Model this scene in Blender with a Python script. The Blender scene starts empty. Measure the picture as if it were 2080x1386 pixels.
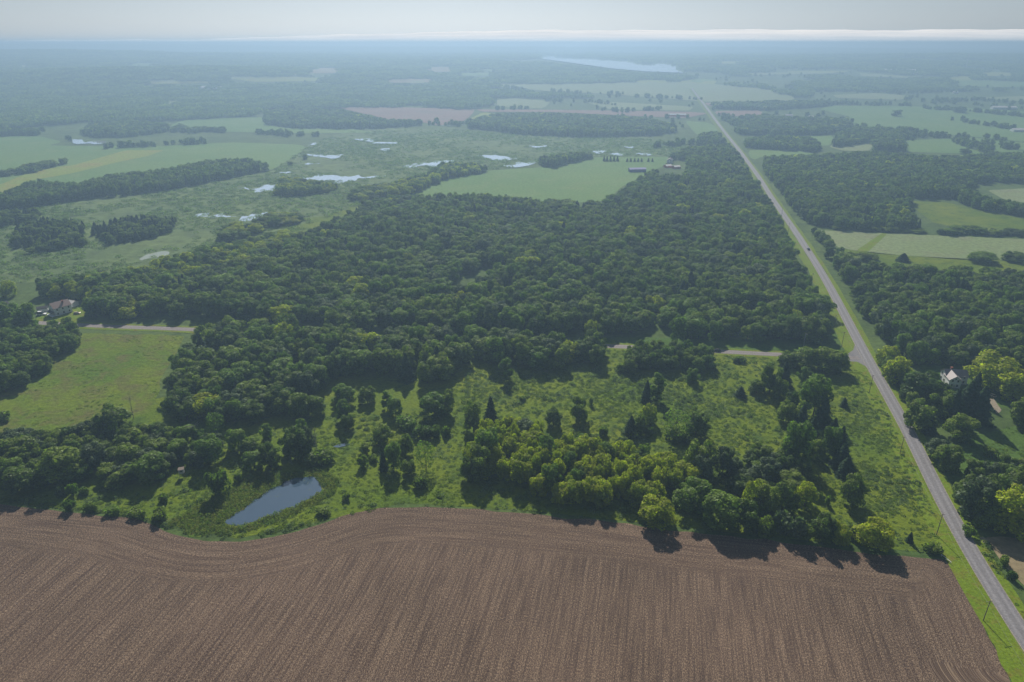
import bpy, bmesh, math, random
import numpy as np
from mathutils import Vector, Matrix
from mathutils.geometry import delaunay_2d_cdt

rng = np.random.default_rng(7)
random.seed(7)
R = math.radians
SC = bpy.context.scene
COL = SC.collection

# ---------------------------------------------------------------- camera, light, exposure
H = 170.0
F = 1387.0
PITCH = math.atan((693 - 88) / F)
cam_d = bpy.data.cameras.new('camera')
cam = bpy.data.objects.new('camera', cam_d)
COL.objects.link(cam)
cam.location = (0, 0, H)
cam.rotation_euler = (math.pi / 2 - PITCH, 0, 0)
cam_d.sensor_width = 36
cam_d.lens = 36 * F / 2080
cam_d.clip_start = 1
cam_d.clip_end = 60000
SC.camera = cam

SUN_EL, SUN_AZ = R(36), R(-5)
world = bpy.data.worlds.new('World')
SC.world = world
world.use_nodes = True
wn = world.node_tree
bg = wn.nodes['Background']
sky = wn.nodes.new('ShaderNodeTexSky')
sky.sky_type = 'NISHITA'
sky.sun_disc = False
sky.sun_elevation = SUN_EL
sky.sun_rotation = SUN_AZ
sky.altitude = 200
sky.air_density = 1.0
sky.dust_density = 0.7
sky.ozone_density = 1.5
hs = wn.nodes.new('ShaderNodeHueSaturation')
hs.inputs['Saturation'].default_value = 0.45
wn.links.new(sky.outputs[0], hs.inputs['Color'])
tn = wn.nodes.new('ShaderNodeMix'); tn.data_type = 'RGBA'; tn.blend_type = 'MULTIPLY'; tn.inputs[0].default_value = 1
tn.inputs[7].default_value = (0.84, 0.95, 1.12, 1)
wn.links.new(hs.outputs[0], tn.inputs[6])
wn.links.new(tn.outputs[2], bg.inputs[0])
bg.inputs[1].default_value = 0.05
hs.inputs['Value'].default_value = 0.9

sun_d = bpy.data.lights.new('sun', 'SUN')
sun_d.energy = 5.0
sun_d.angle = R(0.6)
sun_d.color = (1.0, 0.92, 0.80)
sun = bpy.data.objects.new('sun', sun_d)
COL.objects.link(sun)
sv = Vector((math.sin(SUN_AZ) * math.cos(SUN_EL), math.cos(SUN_AZ) * math.cos(SUN_EL), math.sin(SUN_EL)))
sun.rotation_euler = sv.to_track_quat('Z', 'Y').to_euler()
sun.location = (0, 0, 400)

SC.view_settings.view_transform = 'Standard'
SC.view_settings.look = 'None'
SC.view_settings.exposure = 0.45
SC.view_settings.gamma = 1.0
SC.view_settings.use_curve_mapping = False
SC.render.engine = 'CYCLES'
SC.cycles.max_bounces = 6
SC.cycles.diffuse_bounces = 2
SC.cycles.glossy_bounces = 2
SC.cycles.transmission_bounces = 3
SC.cycles.volume_bounces = 1
SC.cycles.transparent_max_bounces = 4
SC.cycles.use_denoising = True

# ---------------------------------------------------------------- haze
HAZE_DENS = 0.00043
HAZE_COL = (0.285, 0.42, 0.59, 1)

# ---------------------------------------------------------------- geometry of the view, terrain
SP, CP = math.sin(PITCH), math.cos(PITCH)
HILLS = [(-5200, 8200, 4200, 600, 60), (-1250, 2750, 800, 300, 34), (2000, 7200, 2400, 450, 34),
         (2600, 4300, 1000, 260, 16), (-3000, 4600, 1300, 450, 34), (-500, 7600, 1800, 400, 24),
         (6200, 8900, 2600, 350, 8)]


def hz(x, y):
    x = np.asarray(x, float); y = np.asarray(y, float)
    z = np.zeros(np.broadcast(x, y).shape)
    for cx, cy, sx, sy, a in HILLS:
        z = z + a * np.exp(-((x - cx) / sx) ** 2 - ((y - cy) / sy) ** 2)
    q = np.clip((y - 1400) / 2600, 0, 1)
    return z * np.clip((np.hypot(x, y) - 1900) / 500, 0, 1) + 84 * q * q * (3 - 2 * q)      # the far country lies higher


TS = np.concatenate([np.linspace(0.15, 1, 60), np.zeros(0)])


def unproj(px, py):
    """a picture point of the survey -> ground point (x, y, z)"""
    px = np.atleast_1d(np.asarray(px, float)); py = np.atleast_1d(np.asarray(py, float))
    u = px - 1040; v = py - 693
    dn = np.maximum(F * SP + v * CP, 26.0)
    fw = F * CP - v * SP
    X = u / dn * H; Y = fw / dn * H
    if np.all(Y < 1350):
        return X, Y, np.zeros_like(X)
    best = np.ones_like(X)
    done = np.zeros(X.shape, bool)
    for t in TS:
        zt = H * (1 - t)
        hit = (~done) & (hz(X * t, Y * t) >= zt - 1e-6)
        if hit.any():
            lo = np.full(int(hit.sum()), t - (TS[1] - TS[0])); hi_ = np.full(lo.shape, t)
            for _ in range(12):
                md = (lo + hi_) / 2
                under = hz(X[hit] * md, Y[hit] * md) >= H * (1 - md)
                hi_ = np.where(under, md, hi_); lo = np.where(under, lo, md)
            best[hit] = hi_
        done |= hit
    return X * best, Y * best, hz(X * best, Y * best)


def proj(x, y, z):
    d = H - z
    fy = y * CP + d * SP          # along the axis
    vy = d * CP - y * SP          # down
    fy = np.maximum(fy, 1)
    return 1040 + F * x / fy, 693 + F * vy / fy


def G(px, py):
    x, y, z = unproj(px, py)
    return float(x[0]), float(y[0]), float(z[0])


def pip(px, py, poly):
    px = np.asarray(px); py = np.asarray(py)
    c = np.zeros(px.shape, bool)
    n = len(poly)
    for i in range(n):
        x1, y1 = poly[i]; x2, y2 = poly[(i + 1) % n]
        if y1 == y2:
            continue
        m = ((y1 > py) != (y2 > py)) & (px < (x2 - x1) * (py - y1) / (y2 - y1) + x1)
        c ^= m
    return c


# ---------------------------------------------------------------- node helper
class NT:
    def __init__(s, name):
        s.m = bpy.data.materials.new(name); s.m.use_nodes = True
        s.t = s.m.node_tree; s.t.nodes.clear()
        s.out = s.t.nodes.new('ShaderNodeOutputMaterial')

    def n(s, typ, **k):
        nd = s.t.nodes.new('ShaderNode' + typ)
        for a, b in k.items():
            if a.startswith('i_'):
                key = a[2:]
                key = int(key) if key.isdigit() else key.replace('_', ' ')
                nd.inputs[key].default_value = b
            else:
                setattr(nd, a, b)
        return nd

    def l(s, a, b):
        s.t.links.new(a, b)

    def noise(s, vec, scale, detail=3, rough=0.55, dist=0):
        nd = s.n('TexNoise'); nd.inputs['Scale'].default_value = scale
        nd.inputs['Detail'].default_value = detail; nd.inputs['Roughness'].default_value = rough
        nd.inputs['Distortion'].default_value = dist
        if vec is not None:
            s.l(vec, nd.inputs['Vector'])
        return nd.outputs['Fac']

    def ramp(s, fac, a, b, lo=0.0, hi=1.0):
        nd = s.n('MapRange'); nd.inputs['From Min'].default_value = a; nd.inputs['From Max'].default_value = b
        nd.inputs['To Min'].default_value = lo; nd.inputs['To Max'].default_value = hi
        s.l(fac, nd.inputs['Value'])
        return nd.outputs[0]

    def mix(s, fac, a, b, mode='MIX'):
        nd = s.n('Mix', data_type='RGBA', blend_type=mode)
        if isinstance(fac, (int, float)):
            nd.inputs[0].default_value = fac
        else:
            s.l(fac, nd.inputs[0])
        for i, c in ((6, a), (7, b)):
            if isinstance(c, tuple):
                nd.inputs[i].default_value = (*c[:3], 1)
            else:
                s.l(c, nd.inputs[i])
        return nd.outputs[2]

    def math(s, op, a, b=None):
        nd = s.n('Math', operation=op)
        for i, c in ((0, a), (1, b)):
            if c is None:
                continue
            if isinstance(c, (int, float)):
                nd.inputs[i].default_value = c
            else:
                s.l(c, nd.inputs[i])
        return nd.outputs[0]

    def pos(s, scale=(1, 1, 1), rot=0.0):
        g = s.n('NewGeometry'); m = s.n('Mapping')
        m.inputs['Scale'].default_value = scale
        if rot:
            m0 = s.n('Mapping'); m0.inputs['Rotation'].default_value = (0, 0, rot)
            s.l(g.outputs['Position'], m0.inputs[0]); s.l(m0.outputs[0], m.inputs[0])
        else:
            s.l(g.outputs['Position'], m.inputs[0])
        return m.outputs[0]

    def done(s, col, rough=0.9, bump=None, bstr=0.5, bdist=0.3, spec=0.15, metal=0):
        b = s.n('BsdfPrincipled')
        if isinstance(col, tuple):
            b.inputs['Base Color'].default_value = (*col[:3], 1)
        else:
            s.l(col, b.inputs['Base Color'])
        b.inputs['Roughness'].default_value = rough
        b.inputs['Specular IOR Level'].default_value = spec
        b.inputs['Metallic'].default_value = metal
        if bump is not None:
            bp = s.n('Bump'); bp.inputs['Strength'].default_value = bstr; bp.inputs['Distance'].default_value = bdist
            s.l(bump, bp.inputs['Height']); s.l(bp.outputs[0], b.inputs['Normal'])
        s.l(b.outputs[0], s.out.inputs[0])
        return s.m


def plain(name, col, rough=0.7, var=0.15, spec=0.3, scale=3.0, metal=0):
    t = NT(name); p = t.pos()
    f = t.noise(p, scale, 4)
    c = t.mix(f, tuple(v * (1 - var) for v in col), tuple(min(1, v * (1 + var)) for v in col))
    return t.done(c, rough, spec=spec, metal=metal)


def leafmat(name, a, b, trans=0.35, gloss=0.05):
    t = NT(name)
    oi = t.n('ObjectInfo')
    at = t.n('Attribute'); at.attribute_name = 'tint'
    c = t.mix(oi.outputs['Random'], a, b)
    c = t.mix(1.0, c, at.outputs['Color'], 'MULTIPLY')
    d = t.n('BsdfDiffuse'); tr = t.n('BsdfTranslucent'); gl = t.n('BsdfGlossy')
    gl.inputs['Roughness'].default_value = 0.5
    gl.inputs['Color'].default_value = (0.8, 0.9, 0.8, 1)
    t.l(c, d.inputs[0])
    c2 = t.mix(1.0, c, (1.25, 1.55, 0.55), 'MULTIPLY')
    t.l(c2, tr.inputs[0])
    m = t.n('MixShader'); m.inputs[0].default_value = trans
    t.l(d.outputs[0], m.inputs[1]); t.l(tr.outputs[0], m.inputs[2])
    m2 = t.n('MixShader'); m2.inputs[0].default_value = gloss
    t.l(m.outputs[0], m2.inputs[1]); t.l(gl.outputs[0], m2.inputs[2])
    t.l(m2.outputs[0], t.out.inputs[0])
    return t.m


def grassmat(name, a, b, c3, scale=0.02, fine=0.6, bstr=0.8, thr=(0.5, 0.7)):
    """grass: two greens in broad patches, a third tone in blotches, fine tuft grain"""
    t = NT(name); p = t.pos()
    big = t.ramp(t.noise(p, scale, 4, 0.6), 0.35, 0.65)
    med = t.ramp(t.noise(p, scale * 5, 4, 0.6, 0.6), thr[0], thr[1])
    fn = t.noise(p, fine, 4, 0.7)
    fr = t.ramp(fn, 0.3, 0.7, 0.55, 1.3)
    col = t.mix(big, a, b)
    col = t.mix(med, col, c3)
    cc = t.n('CombineColor')
    for i in range(3):
        t.l(fr, cc.inputs[i])
    col = t.mix(0.8, col, cc.outputs[0], 'MULTIPLY')
    return t.done(col, 0.95, fn, bstr, 0.6, 0.05)


M = {}
M['ground'] = grassmat('ground_scrub', (0.065, 0.11, 0.03), (0.10, 0.145, 0.04), (0.05, 0.08, 0.025), 0.008, 0.25)
M['meadow'] = grassmat('meadow_grass', (0.090, 0.148, 0.013), (0.150, 0.190, 0.016), (0.060, 0.105, 0.020), 0.02, 0.7)
M['left_meadow'] = grassmat('hay_meadow_grass', (0.080, 0.145, 0.014), (0.145, 0.185, 0.018), (0.115, 0.120, 0.035), 0.016, 0.45, 0.9, (0.46, 0.66))
M['verge'] = grassmat('verge_grass', (0.12, 0.19, 0.014), (0.15, 0.21, 0.018), (0.16, 0.15, 0.03), 0.05, 1.0, 0.3)
M['lawn'] = grassmat('lawn_grass', (0.06, 0.12, 0.02), (0.08, 0.14, 0.025), (0.05, 0.09, 0.02), 0.05, 1.0, 0.3)
M['marsh'] = grassmat('marsh_sedge', (0.095, 0.145, 0.05), (0.135, 0.185, 0.062), (0.075, 0.11, 0.045), 0.01, 0.12, 0.8)
M['reed'] = grassmat('reed_bed', (0.080, 0.15, 0.02), (0.14, 0.18, 0.025), (0.13, 0.13, 0.035), 0.08, 0.9, 0.9)
M['crop_green'] = grassmat('crop_green', (0.11, 0.20, 0.055), (0.14, 0.225, 0.065), (0.15, 0.22, 0.07), 0.006, 0.3, 0.3)
M['crop_pale'] = grassmat('crop_pale', (0.18, 0.235, 0.10), (0.21, 0.25, 0.12), (0.19, 0.21, 0.11), 0.006, 0.3, 0.3)
M['crop_yellow'] = grassmat('crop_yellow', (0.19, 0.25, 0.04), (0.22, 0.26, 0.05), (0.24, 0.22, 0.06), 0.006, 0.3, 0.3)
M['stubble'] = grassmat('stubble', (0.22, 0.18, 0.11), (0.26, 0.21, 0.13), (0.2, 0.18, 0.09), 0.01, 0.3, 0.3)
M['brown'] = grassmat('bare_soil', (0.22, 0.14, 0.12), (0.25, 0.17, 0.14), (0.20, 0.15, 0.12), 0.005, 0.3, 0.3)


def fieldmat():
    """ploughed soil with straw: rows along the road, headland rows along the edge (vertex attributes row / edge)"""
    t = NT('ploughed_soil')
    a_row = t.n('Attribute'); a_row.attribute_name = 'row'      # (across rows, along rows, 0) metres
    a_edge = t.n('Attribute'); a_edge.attribute_name = 'edge'   # (distance to edge, along edge, 0)

    def rows(vec):
        m = t.n('Mapping'); m.inputs['Scale'].default_value = (1.0, 0.035, 1)
        t.l(vec, m.inputs[0])
        fine = t.noise(m.outputs[0], 1.25, 3, 0.75)
        m2 = t.n('Mapping'); m2.inputs['Scale'].default_value = (0.30, 0.012, 1)
        t.l(vec, m2.inputs[0])
        broad = t.noise(m2.outputs[0], 1.0, 4, 0.6)
        m3 = t.n('Mapping'); m3.inputs['Scale'].default_value = (2.4, 1.0, 1)
        t.l(vec, m3.inputs[0])
        straw = t.noise(m3.outputs[0], 1.6, 3, 0.8)
        return fine, broad, straw
    f1, b1, s1 = rows(a_row.outputs['Vector'])
    f2, b2, s2 = rows(a_edge.outputs['Vector'])
    sx = t.n('SeparateXYZ'); t.l(a_edge.outputs['Vector'], sx.inputs[0])
    wob = t.noise(t.pos(), 0.08, 3)
    dd = t.math('ADD', sx.outputs[0], t.math('MULTIPLY', wob, 5.0))
    k = t.ramp(dd, 22.0, 25.5)

    def mx(a, b):
        nd = t.n('Mix', data_type='FLOAT'); t.l(k, nd.inputs[0]); t.l(a, nd.inputs[2]); t.l(b, nd.inputs[3])
        return nd.outputs[0]
    fine, broad, straw = mx(f2, f1), mx(b2, b1), mx(s2, s1)
    patch = t.noise(t.pos(), 0.02, 4)
    soil = t.mix(t.ramp(patch, 0.35, 0.65), (0.050, 0.032, 0.026), (0.086, 0.056, 0.045))
    soil = t.mix(t.ramp(broad, 0.38, 0.75, 0.0, 0.22), soil, (0.20, 0.145, 0.105))
    soil = t.mix(t.math('MULTIPLY', t.ramp(fine, 0.40, 0.54, 0.8, 0.0), t.math('ADD', t.math('MULTIPLY', k, 0.45), 0.2)), soil, (0.036, 0.025, 0.024))
    for d0, wd in ((7.5, .35), (13.0, .3), (20.5, .45), (24.0, .3)):
        q = t.math('ABSOLUTE', t.math('SUBTRACT', dd, d0 + 2.5))
        soil = t.mix(t.ramp(q, wd * .4, wd, .45, 0), soil, (0.045, 0.032, 0.03))
    sm = t.math('MULTIPLY', t.math('MULTIPLY', t.ramp(straw, 0.46, 0.62), t.ramp(fine, 0.40, 0.60, 0.42, 1.0)), t.ramp(broad, 0.30, 0.62, 0.74, 1.0))
    col = t.mix(sm, soil, (0.36, 0.27, 0.185))
    hgt = t.math('ADD', t.math('MULTIPLY', fine, 0.7), t.math('MULTIPLY', straw, 0.4))
    return t.done(col, 0.95, hgt, 0.7, 0.25, 0.05)


M['field'] = fieldmat()


def roadmat(name, a, b):
    t = NT(name)
    at = t.n('Attribute'); at.attribute_name = 'across'   # -1..1 across, metres along
    sx = t.n('SeparateXYZ'); t.l(at.outputs['Vector'], sx.inputs[0])
    w = t.math('ABSOLUTE', sx.outputs[0])
    w = t.math('ABSOLUTE', t.math('SUBTRACT', w, 0.45))
    tr = t.ramp(w, 0.05, 0.25, 0.55, 0.0)
    m = t.n('Mapping'); m.inputs['Scale'].default_value = (2.5, 0.02, 1)
    t.l(at.outputs['Vector'], m.inputs[0])
    st = t.noise(m.outputs[0], 2.0, 4, 0.6)
    gr = t.noise(t.pos(), 1.5, 5, 0.7)
    col = t.mix(t.ramp(st, 0.3, 0.7), a, b)
    col = t.mix(tr, col, tuple(v * 1.35 for v in b))
    ed = t.math('ABSOLUTE', sx.outputs[0])
    ed = t.math('ADD', ed, t.math('MULTIPLY', t.math('SUBTRACT', gr, 0.5), 0.35))
    col = t.mix(t.ramp(ed, 0.86, 0.97), col, (0.26, 0.23, 0.19))
    col = t.mix(0.35, col, t.mix(t.ramp(gr, 0.3, 0.7), (0.1, 0.1, 0.1), (0.9, 0.9, 0.9)), 'OVERLAY')
    return t.done(col, 0.85, gr, 0.2, 0.05, 0.25)


M['road'] = roadmat('worn_asphalt', (0.15, 0.145, 0.155), (0.19, 0.185, 0.195))
M['side_road'] = roadmat('side_road_asphalt', (0.15, 0.135, 0.135), (0.20, 0.18, 0.175))


def watermat(name, deep, lily=0.0, metal=0.0):
    t = NT(name)
    p = t.pos()
    rip = t.noise(t.pos((0.6, 1.6, 1)), 1.6, 3)
    b = t.n('BsdfPrincipled')
    b.inputs['IOR'].default_value = 1.5
    b.inputs['Metallic'].default_value = metal
    b.inputs['Specular IOR Level'].default_value = 0.9
    if lily:
        g = t.noise(p, 0.9, 5, 0.75)
        g2 = t.noise(p, 0.12, 3, 0.6)
        k = t.math('MULTIPLY', t.ramp(g, 0.56, 0.66), t.ramp(g2, 0.5, 0.65))
        k = t.math('MULTIPLY', k, lily)
        t.l(t.mix(k, deep, (0.035, 0.075, 0.03)), b.inputs['Base Color'])
        t.l(t.ramp(k, 0, 1, 0.04, 0.35), b.inputs['Roughness'])
    else:
        b.inputs['Base Color'].default_value = (*deep, 1)
        b.inputs['Roughness'].default_value = 0.03
    bp = t.n('Bump'); bp.inputs['Strength'].default_value = 0.08 if lily else 0.0; bp.inputs['Distance'].default_value = 0.05
    t.l(rip, bp.inputs['Height']); t.l(bp.outputs[0], b.inputs['Normal'])
    t.l(b.outputs[0], t.out.inputs[0])
    return t.m


M['pond'] = watermat('pond_water', (0.05, 0.085, 0.13), 0.9)
M['water'] = watermat('open_water', (0.72, 0.78, 0.84), metal=.65)  # pale metallic base: a brighter sky reflection is put into the water's colour
M['algae'] = watermat('algae_water', (0.25, 0.27, 0.16))

M['green'] = leafmat('leaves_green', (0.066, 0.116, 0.017), (0.180, 0.238, 0.028), .48, .012)
M['yellow'] = leafmat('leaves_yellow_green', (0.25, 0.30, 0.010), (0.36, 0.385, 0.014), 0.6, .01)
M['bright'] = leafmat('leaves_bright_green', (0.095, 0.165, 0.018), (0.155, 0.235, 0.026), 0.48, .012)
M['grey'] = leafmat('leaves_grey_green', (0.075, 0.115, 0.05), (0.11, 0.15, 0.07), 0.35, .012)
M['conifer'] = leafmat('needles', (0.030, 0.062, 0.028), (0.052, 0.092, 0.040), 0.2, 0.004)
M['weed'] = leafmat('weed_leaves', (0.095, 0.155, 0.018), (0.17, 0.22, 0.026), 0.5, 0.01)
M['weed_grey'] = leafmat('weed_leaves_silver', (0.12, 0.18, 0.06), (0.18, 0.24, 0.10), 0.45, 0.01)
M['scrub'] = leafmat('scrub_leaves', (0.09, 0.14, 0.05), (0.15, 0.21, 0.07), 0.45, .01)
M['reeds'] = leafmat('reed_leaves', (0.10, 0.17, 0.025), (0.20, 0.21, 0.04), 0.45, .01)
M['bark'] = plain('bark', (0.10, 0.08, 0.06), 0.95, 0.3)
M['dead'] = plain('dead_wood', (0.30, 0.27, 0.24), 0.9, 0.2)
M['pole'] = plain('weathered_pole', (0.16, 0.13, 0.11), 0.9, 0.2)
M['white'] = plain('white_siding', (0.72, 0.74, 0.76), 0.6, 0.05)
M['cream'] = plain('cream_paint', (0.60, 0.56, 0.48), 0.6, 0.05)
M['roof_brown'] = plain('brown_shingles', (0.30, 0.22, 0.19), 0.85, 0.2, scale=1.5)
M['roof_grey'] = plain('grey_shingles', (0.24, 0.21, 0.22), 0.55, 0.2, scale=1.5)
M['roof_dark'] = plain('dark_shingles', (0.07, 0.065, 0.075), 0.85, 0.2, scale=1.5)
M['roof_metal'] = plain('pale_metal_roof', (0.70, 0.66, 0.62), 0.35, 0.08, 0.5)
M['blue_wall'] = plain('blue_metal', (0.10, 0.11, 0.28), 0.5, 0.1)
M['orange'] = plain('rust_orange', (0.50, 0.16, 0.06), 0.6, 0.15)
M['glass'] = plain('window_glass', (0.03, 0.04, 0.05), 0.1, 0.1, 0.6)
M['red'] = plain('red_paint', (0.45, 0.03, 0.03), 0.3, 0.05, 0.5)
M['tan'] = plain('tan_paint', (0.45, 0.36, 0.26), 0.4, 0.05, 0.5)
M['black'] = plain('black_paint', (0.02, 0.02, 0.025), 0.25, 0.05, 0.5)
M['carblue'] = plain('dark_blue_paint', (0.03, 0.04, 0.07), 0.25, 0.05, 0.5)
M['tyre'] = plain('tyre_rubber', (0.02, 0.02, 0.02), 0.9, 0.1)
M['lamp'] = plain('lens', (0.8, 0.8, 0.78), 0.15, 0.05, 0.6)
M['brick'] = plain('chimney_brick', (0.25, 0.10, 0.07), 0.9, 0.2)
M['steel'] = plain('galvanised_steel', (0.35, 0.36, 0.38), 0.5, 0.1, 0.5)
M['wire'] = plain('wire', (0.12, 0.12, 0.13), 0.6, 0.1)
M['gravel'] = grassmat('gravel_drive', (0.26, 0.22, 0.17), (0.30, 0.26, 0.2), (0.2, 0.19, 0.12), 0.1, 1.5, 0.3)


# ---------------------------------------------------------------- object helpers
def tag(o, label=None, cat=None, group=None, kind=None):
    if label: o['label'] = label
    if cat: o['category'] = cat
    if group: o['group'] = group
    if kind: o['kind'] = kind
    return o


def mesh_np(name, V, Fq, mats=(), smooth=False, nper=None, mi=None):
    me = bpy.data.meshes.new(name)
    V = np.asarray(V, np.float32)
    if nper is None:
        me.from_pydata([tuple(v) for v in V], [], Fq)
    else:
        Fq = np.asarray(Fq, np.int32)
        me.vertices.add(len(V)); me.vertices.foreach_set('co', V.ravel())
        me.loops.add(Fq.size); me.loops.foreach_set('vertex_index', Fq.ravel())
        me.polygons.add(len(Fq))
        me.polygons.foreach_set('loop_start', np.arange(0, Fq.size, nper, dtype=np.int32))
        if mi is not None:
            me.polygons.foreach_set('material_index', np.asarray(mi, np.int32))
    for m in mats:
        me.materials.append(m)
    me.update(calc_edges=True)
    me.validate()
    if smooth:
        me.polygons.foreach_set('use_smooth', np.ones(len(me.polygons), bool))
    return me


def obj(name, me, parent=None, loc=(0, 0, 0)):
    o = bpy.data.objects.new(name, me)
    COL.objects.link(o)
    o.location = loc
    if parent is not None:
        o.parent = parent
    return o


def empty(name, loc=(0, 0, 0), rz=0.0):
    o = bpy.data.objects.new(name, None)
    COL.objects.link(o)
    o.empty_display_size = 0.5
    o.location = loc
    o.rotation_euler = (0, 0, rz)
    return o


class MB:
    def __init__(s):
        s.v = []; s.f = []

    def box(s, c, d, rz=0.0):
        n = len(s.v); ca, sa = math.cos(rz), math.sin(rz)
        for z in (-.5, .5):
            for x, y in ((-.5, -.5), (.5, -.5), (.5, .5), (-.5, .5)):
                X, Y = x * d[0], y * d[1]
                s.v.append((c[0] + X * ca - Y * sa, c[1] + X * sa + Y * ca, c[2] + z * d[2]))
        s.f += [tuple(n + i for i in q) for q in ((3, 2, 1, 0), (4, 5, 6, 7), (0, 1, 5, 4), (1, 2, 6, 5), (2, 3, 7, 6), (3, 0, 4, 7))]
        return s

    def tube(s, a, b, r0, r1=None, n=6):
        r1 = r0 if r1 is None else r1
        a = Vector(a); b = Vector(b); ax = (b - a).normalized()
        u = ax.cross(Vector((0, 0, 1)) if abs(ax.z) < .9 else Vector((1, 0, 0))).normalized(); w = ax.cross(u)
        k = len(s.v)
        for p, r in ((a, r0), (b, r1)):
            for i in range(n):
                t = 2 * math.pi * i / n
                s.v.append(tuple(p + (u * math.cos(t) + w * math.sin(t)) * r))
        for i in range(n):
            j = (i + 1) % n
            s.f.append((k + i, k + j, k + n + j, k + n + i))
        s.f.append(tuple(k + n + i for i in range(n)))
        s.f.append(tuple(k + n - 1 - i for i in range(n)))
        return s

    def poly(s, pts, *faces):
        n = len(s.v); s.v += [tuple(p) for p in pts]
        s.f += [tuple(n + i for i in f) for f in faces]
        return s

    def build(s, name, mat, parent=None, smooth=False):
        return obj(name, mesh_np(name, s.v, s.f, (mat,), smooth), parent)


# ---------------------------------------------------------------- ground sheets
def resample(poly, step, jit=0.0):
    out = []
    n = len(poly)
    for i in range(n):
        a = np.array(poly[i], float); b = np.array(poly[(i + 1) % n], float)
        L = np.hypot(*(b - a)); k = max(1, int(L / step))
        for j in range(k):
            out.append(a + (b - a) * j / k)
    out = np.array(out)
    return out


def smooth_closed(P, it=1):
    for _ in range(it):          # Chaikin
        Q = np.roll(P, -1, axis=0)
        P = np.stack([P * .75 + Q * .25, P * .25 + Q * .75], 1).reshape(-1, 2)
    return P


def ring_jitter(W, amp, seed=0):
    """uneven natural edge: shift each point along its normal by smooth noise"""
    r = np.random.default_rng(seed)
    n = len(W)
    k = r.normal(size=n)
    for w in (3, 2):
        k = (np.roll(k, 1) + k + np.roll(k, -1)) / 2
    T = np.roll(W, -1, axis=0) - np.roll(W, 1, axis=0)
    L = np.hypot(T[:, 0], T[:, 1])[:, None] + 1e-6
    N = np.stack([T[:, 1], -T[:, 0]], 1) / L
    return W + N * (k * amp)[:, None]


def sheet_world(name, W, mat, level, cell, kind='structure', attrs=None):
    """W closed ring in world metres"""
    W = np.asarray(W)
    mn, mx = W.min(0), W.max(0)
    nx = min(400, max(1, int((mx[0] - mn[0]) / cell))); ny = min(400, max(1, int((mx[1] - mn[1]) / cell)))
    gx = np.linspace(mn[0], mx[0], nx + 2)[1:-1]; gy = np.linspace(mn[1], mx[1], ny + 2)[1:-1]
    X, Y = np.meshgrid(gx, gy)
    X = X.ravel(); Y = Y.ravel()
    X = X + rng.uniform(-.1, .1, X.shape) * cell; Y = Y + rng.uniform(-.1, .1, Y.shape) * cell
    m = pip(X, Y, [tuple(w) for w in W])
    pts = np.concatenate([W, np.stack([X[m], Y[m]], 1)])
    n = len(W)
    edges = [(i, (i + 1) % n) for i in range(n)]
    v, e, f, *_ = delaunay_2d_cdt([Vector(p) for p in pts], edges, [], 1, 1e-4)
    V = np.array([(a.x, a.y) for a in v])
    f = [t for t in f if len(t) >= 3]
    fc = []
    for t in f:
        c = V[list(t)].mean(0); fc.append(c)
    fc = np.array(fc)
    ok = pip(fc[:, 0], fc[:, 1], [tuple(w) for w in W])
    f = [t for t, k in zip(f, ok) if k]
    Z = hz(V[:, 0], V[:, 1]) + level * (0.03 + np.maximum(0, V[:, 1] - 800) * 4e-4)
    V3 = np.column_stack([V, Z])
    me = mesh_np(name, V3, f, (mat,), True)
    if attrs:
        for an, fn in attrs.items():
            a = me.attributes.new(an, 'FLOAT_VECTOR', 'POINT')
            a.data.foreach_set('vector', fn(V).astype(np.float32).ravel())
    o = obj(name, me)
    tag(o, kind=kind)
    return o


def sheet(name, poly, mat, level, cell=None, jit=0.0, smooth=1, step=10, attrs=None, seed=1):
    P = resample(poly, step)
    if smooth:
        P = smooth_closed(P, smooth)
    x, y, z = unproj(P[:, 0], P[:, 1])
    W = np.column_stack([x, y])
    if jit:
        W = ring_jitter(W, jit, seed)
    d = float(np.median(y))
    if cell is None:
        cell = max(4.0, d / 35)
    return sheet_world(name, W, mat, level, cell, attrs=attrs)


# whole ground
def build_ground():
    ys = np.concatenate([np.linspace(-700, 600, 40)[:-1], np.geomspace(600, 11900, 175)])
    us = np.linspace(-1, 1, 200)
    V = []
    for y in ys:
        w = 900 + 0.92 * max(y, 0)
        V.append(np.column_stack([us * w, np.full(200, y), hz(us * w, y)]))
    V = np.concatenate(V)
    ny = len(ys)
    i = np.arange((ny - 1) * 200).reshape(ny - 1, 200)[:, :-1].ravel()
    Fq = np.column_stack([i, i + 1, i + 201, i + 200])
    o = obj('ground', mesh_np('ground', V, Fq, (M['ground'],), True, nper=4))
    tag(o, kind='structure')


build_ground()

# ---- roads (needed early: other things keep off them)
MAINC = [(1405, 182), (1425, 208), (1440, 228), (1460, 255), (1501, 306), (1541, 360), (1568, 403), (1615, 470), (1646, 517), (1680, 573), (1710, 629),
         (1737, 682), (1777, 757), (1813, 820), (1860, 899), (1894, 985), (1930, 1052), (1962, 1102), (2002, 1180), (2026, 1218)]
mc = np.array([G(*p)[:2] for p in MAINC])
mc = np.vstack([mc, mc[-1] + [-7, -50], mc[-1] + [-20, -150], mc[-1] + [-45, -400]])


def curve_pts(P, step=6, sm=3):
    P = np.asarray(P, float)
    L = np.concatenate([[0], np.cumsum(np.hypot(*np.diff(P, axis=0).T))])
    s = np.arange(0, L[-1], step)
    Q = np.column_stack([np.interp(s, L, P[:, 0]), np.interp(s, L, P[:, 1])])
    for _ in range(sm * 8):
        Q[1:-1] = Q[:-2] * .25 + Q[1:-1] * .5 + Q[2:] * .25
    return Q


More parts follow.
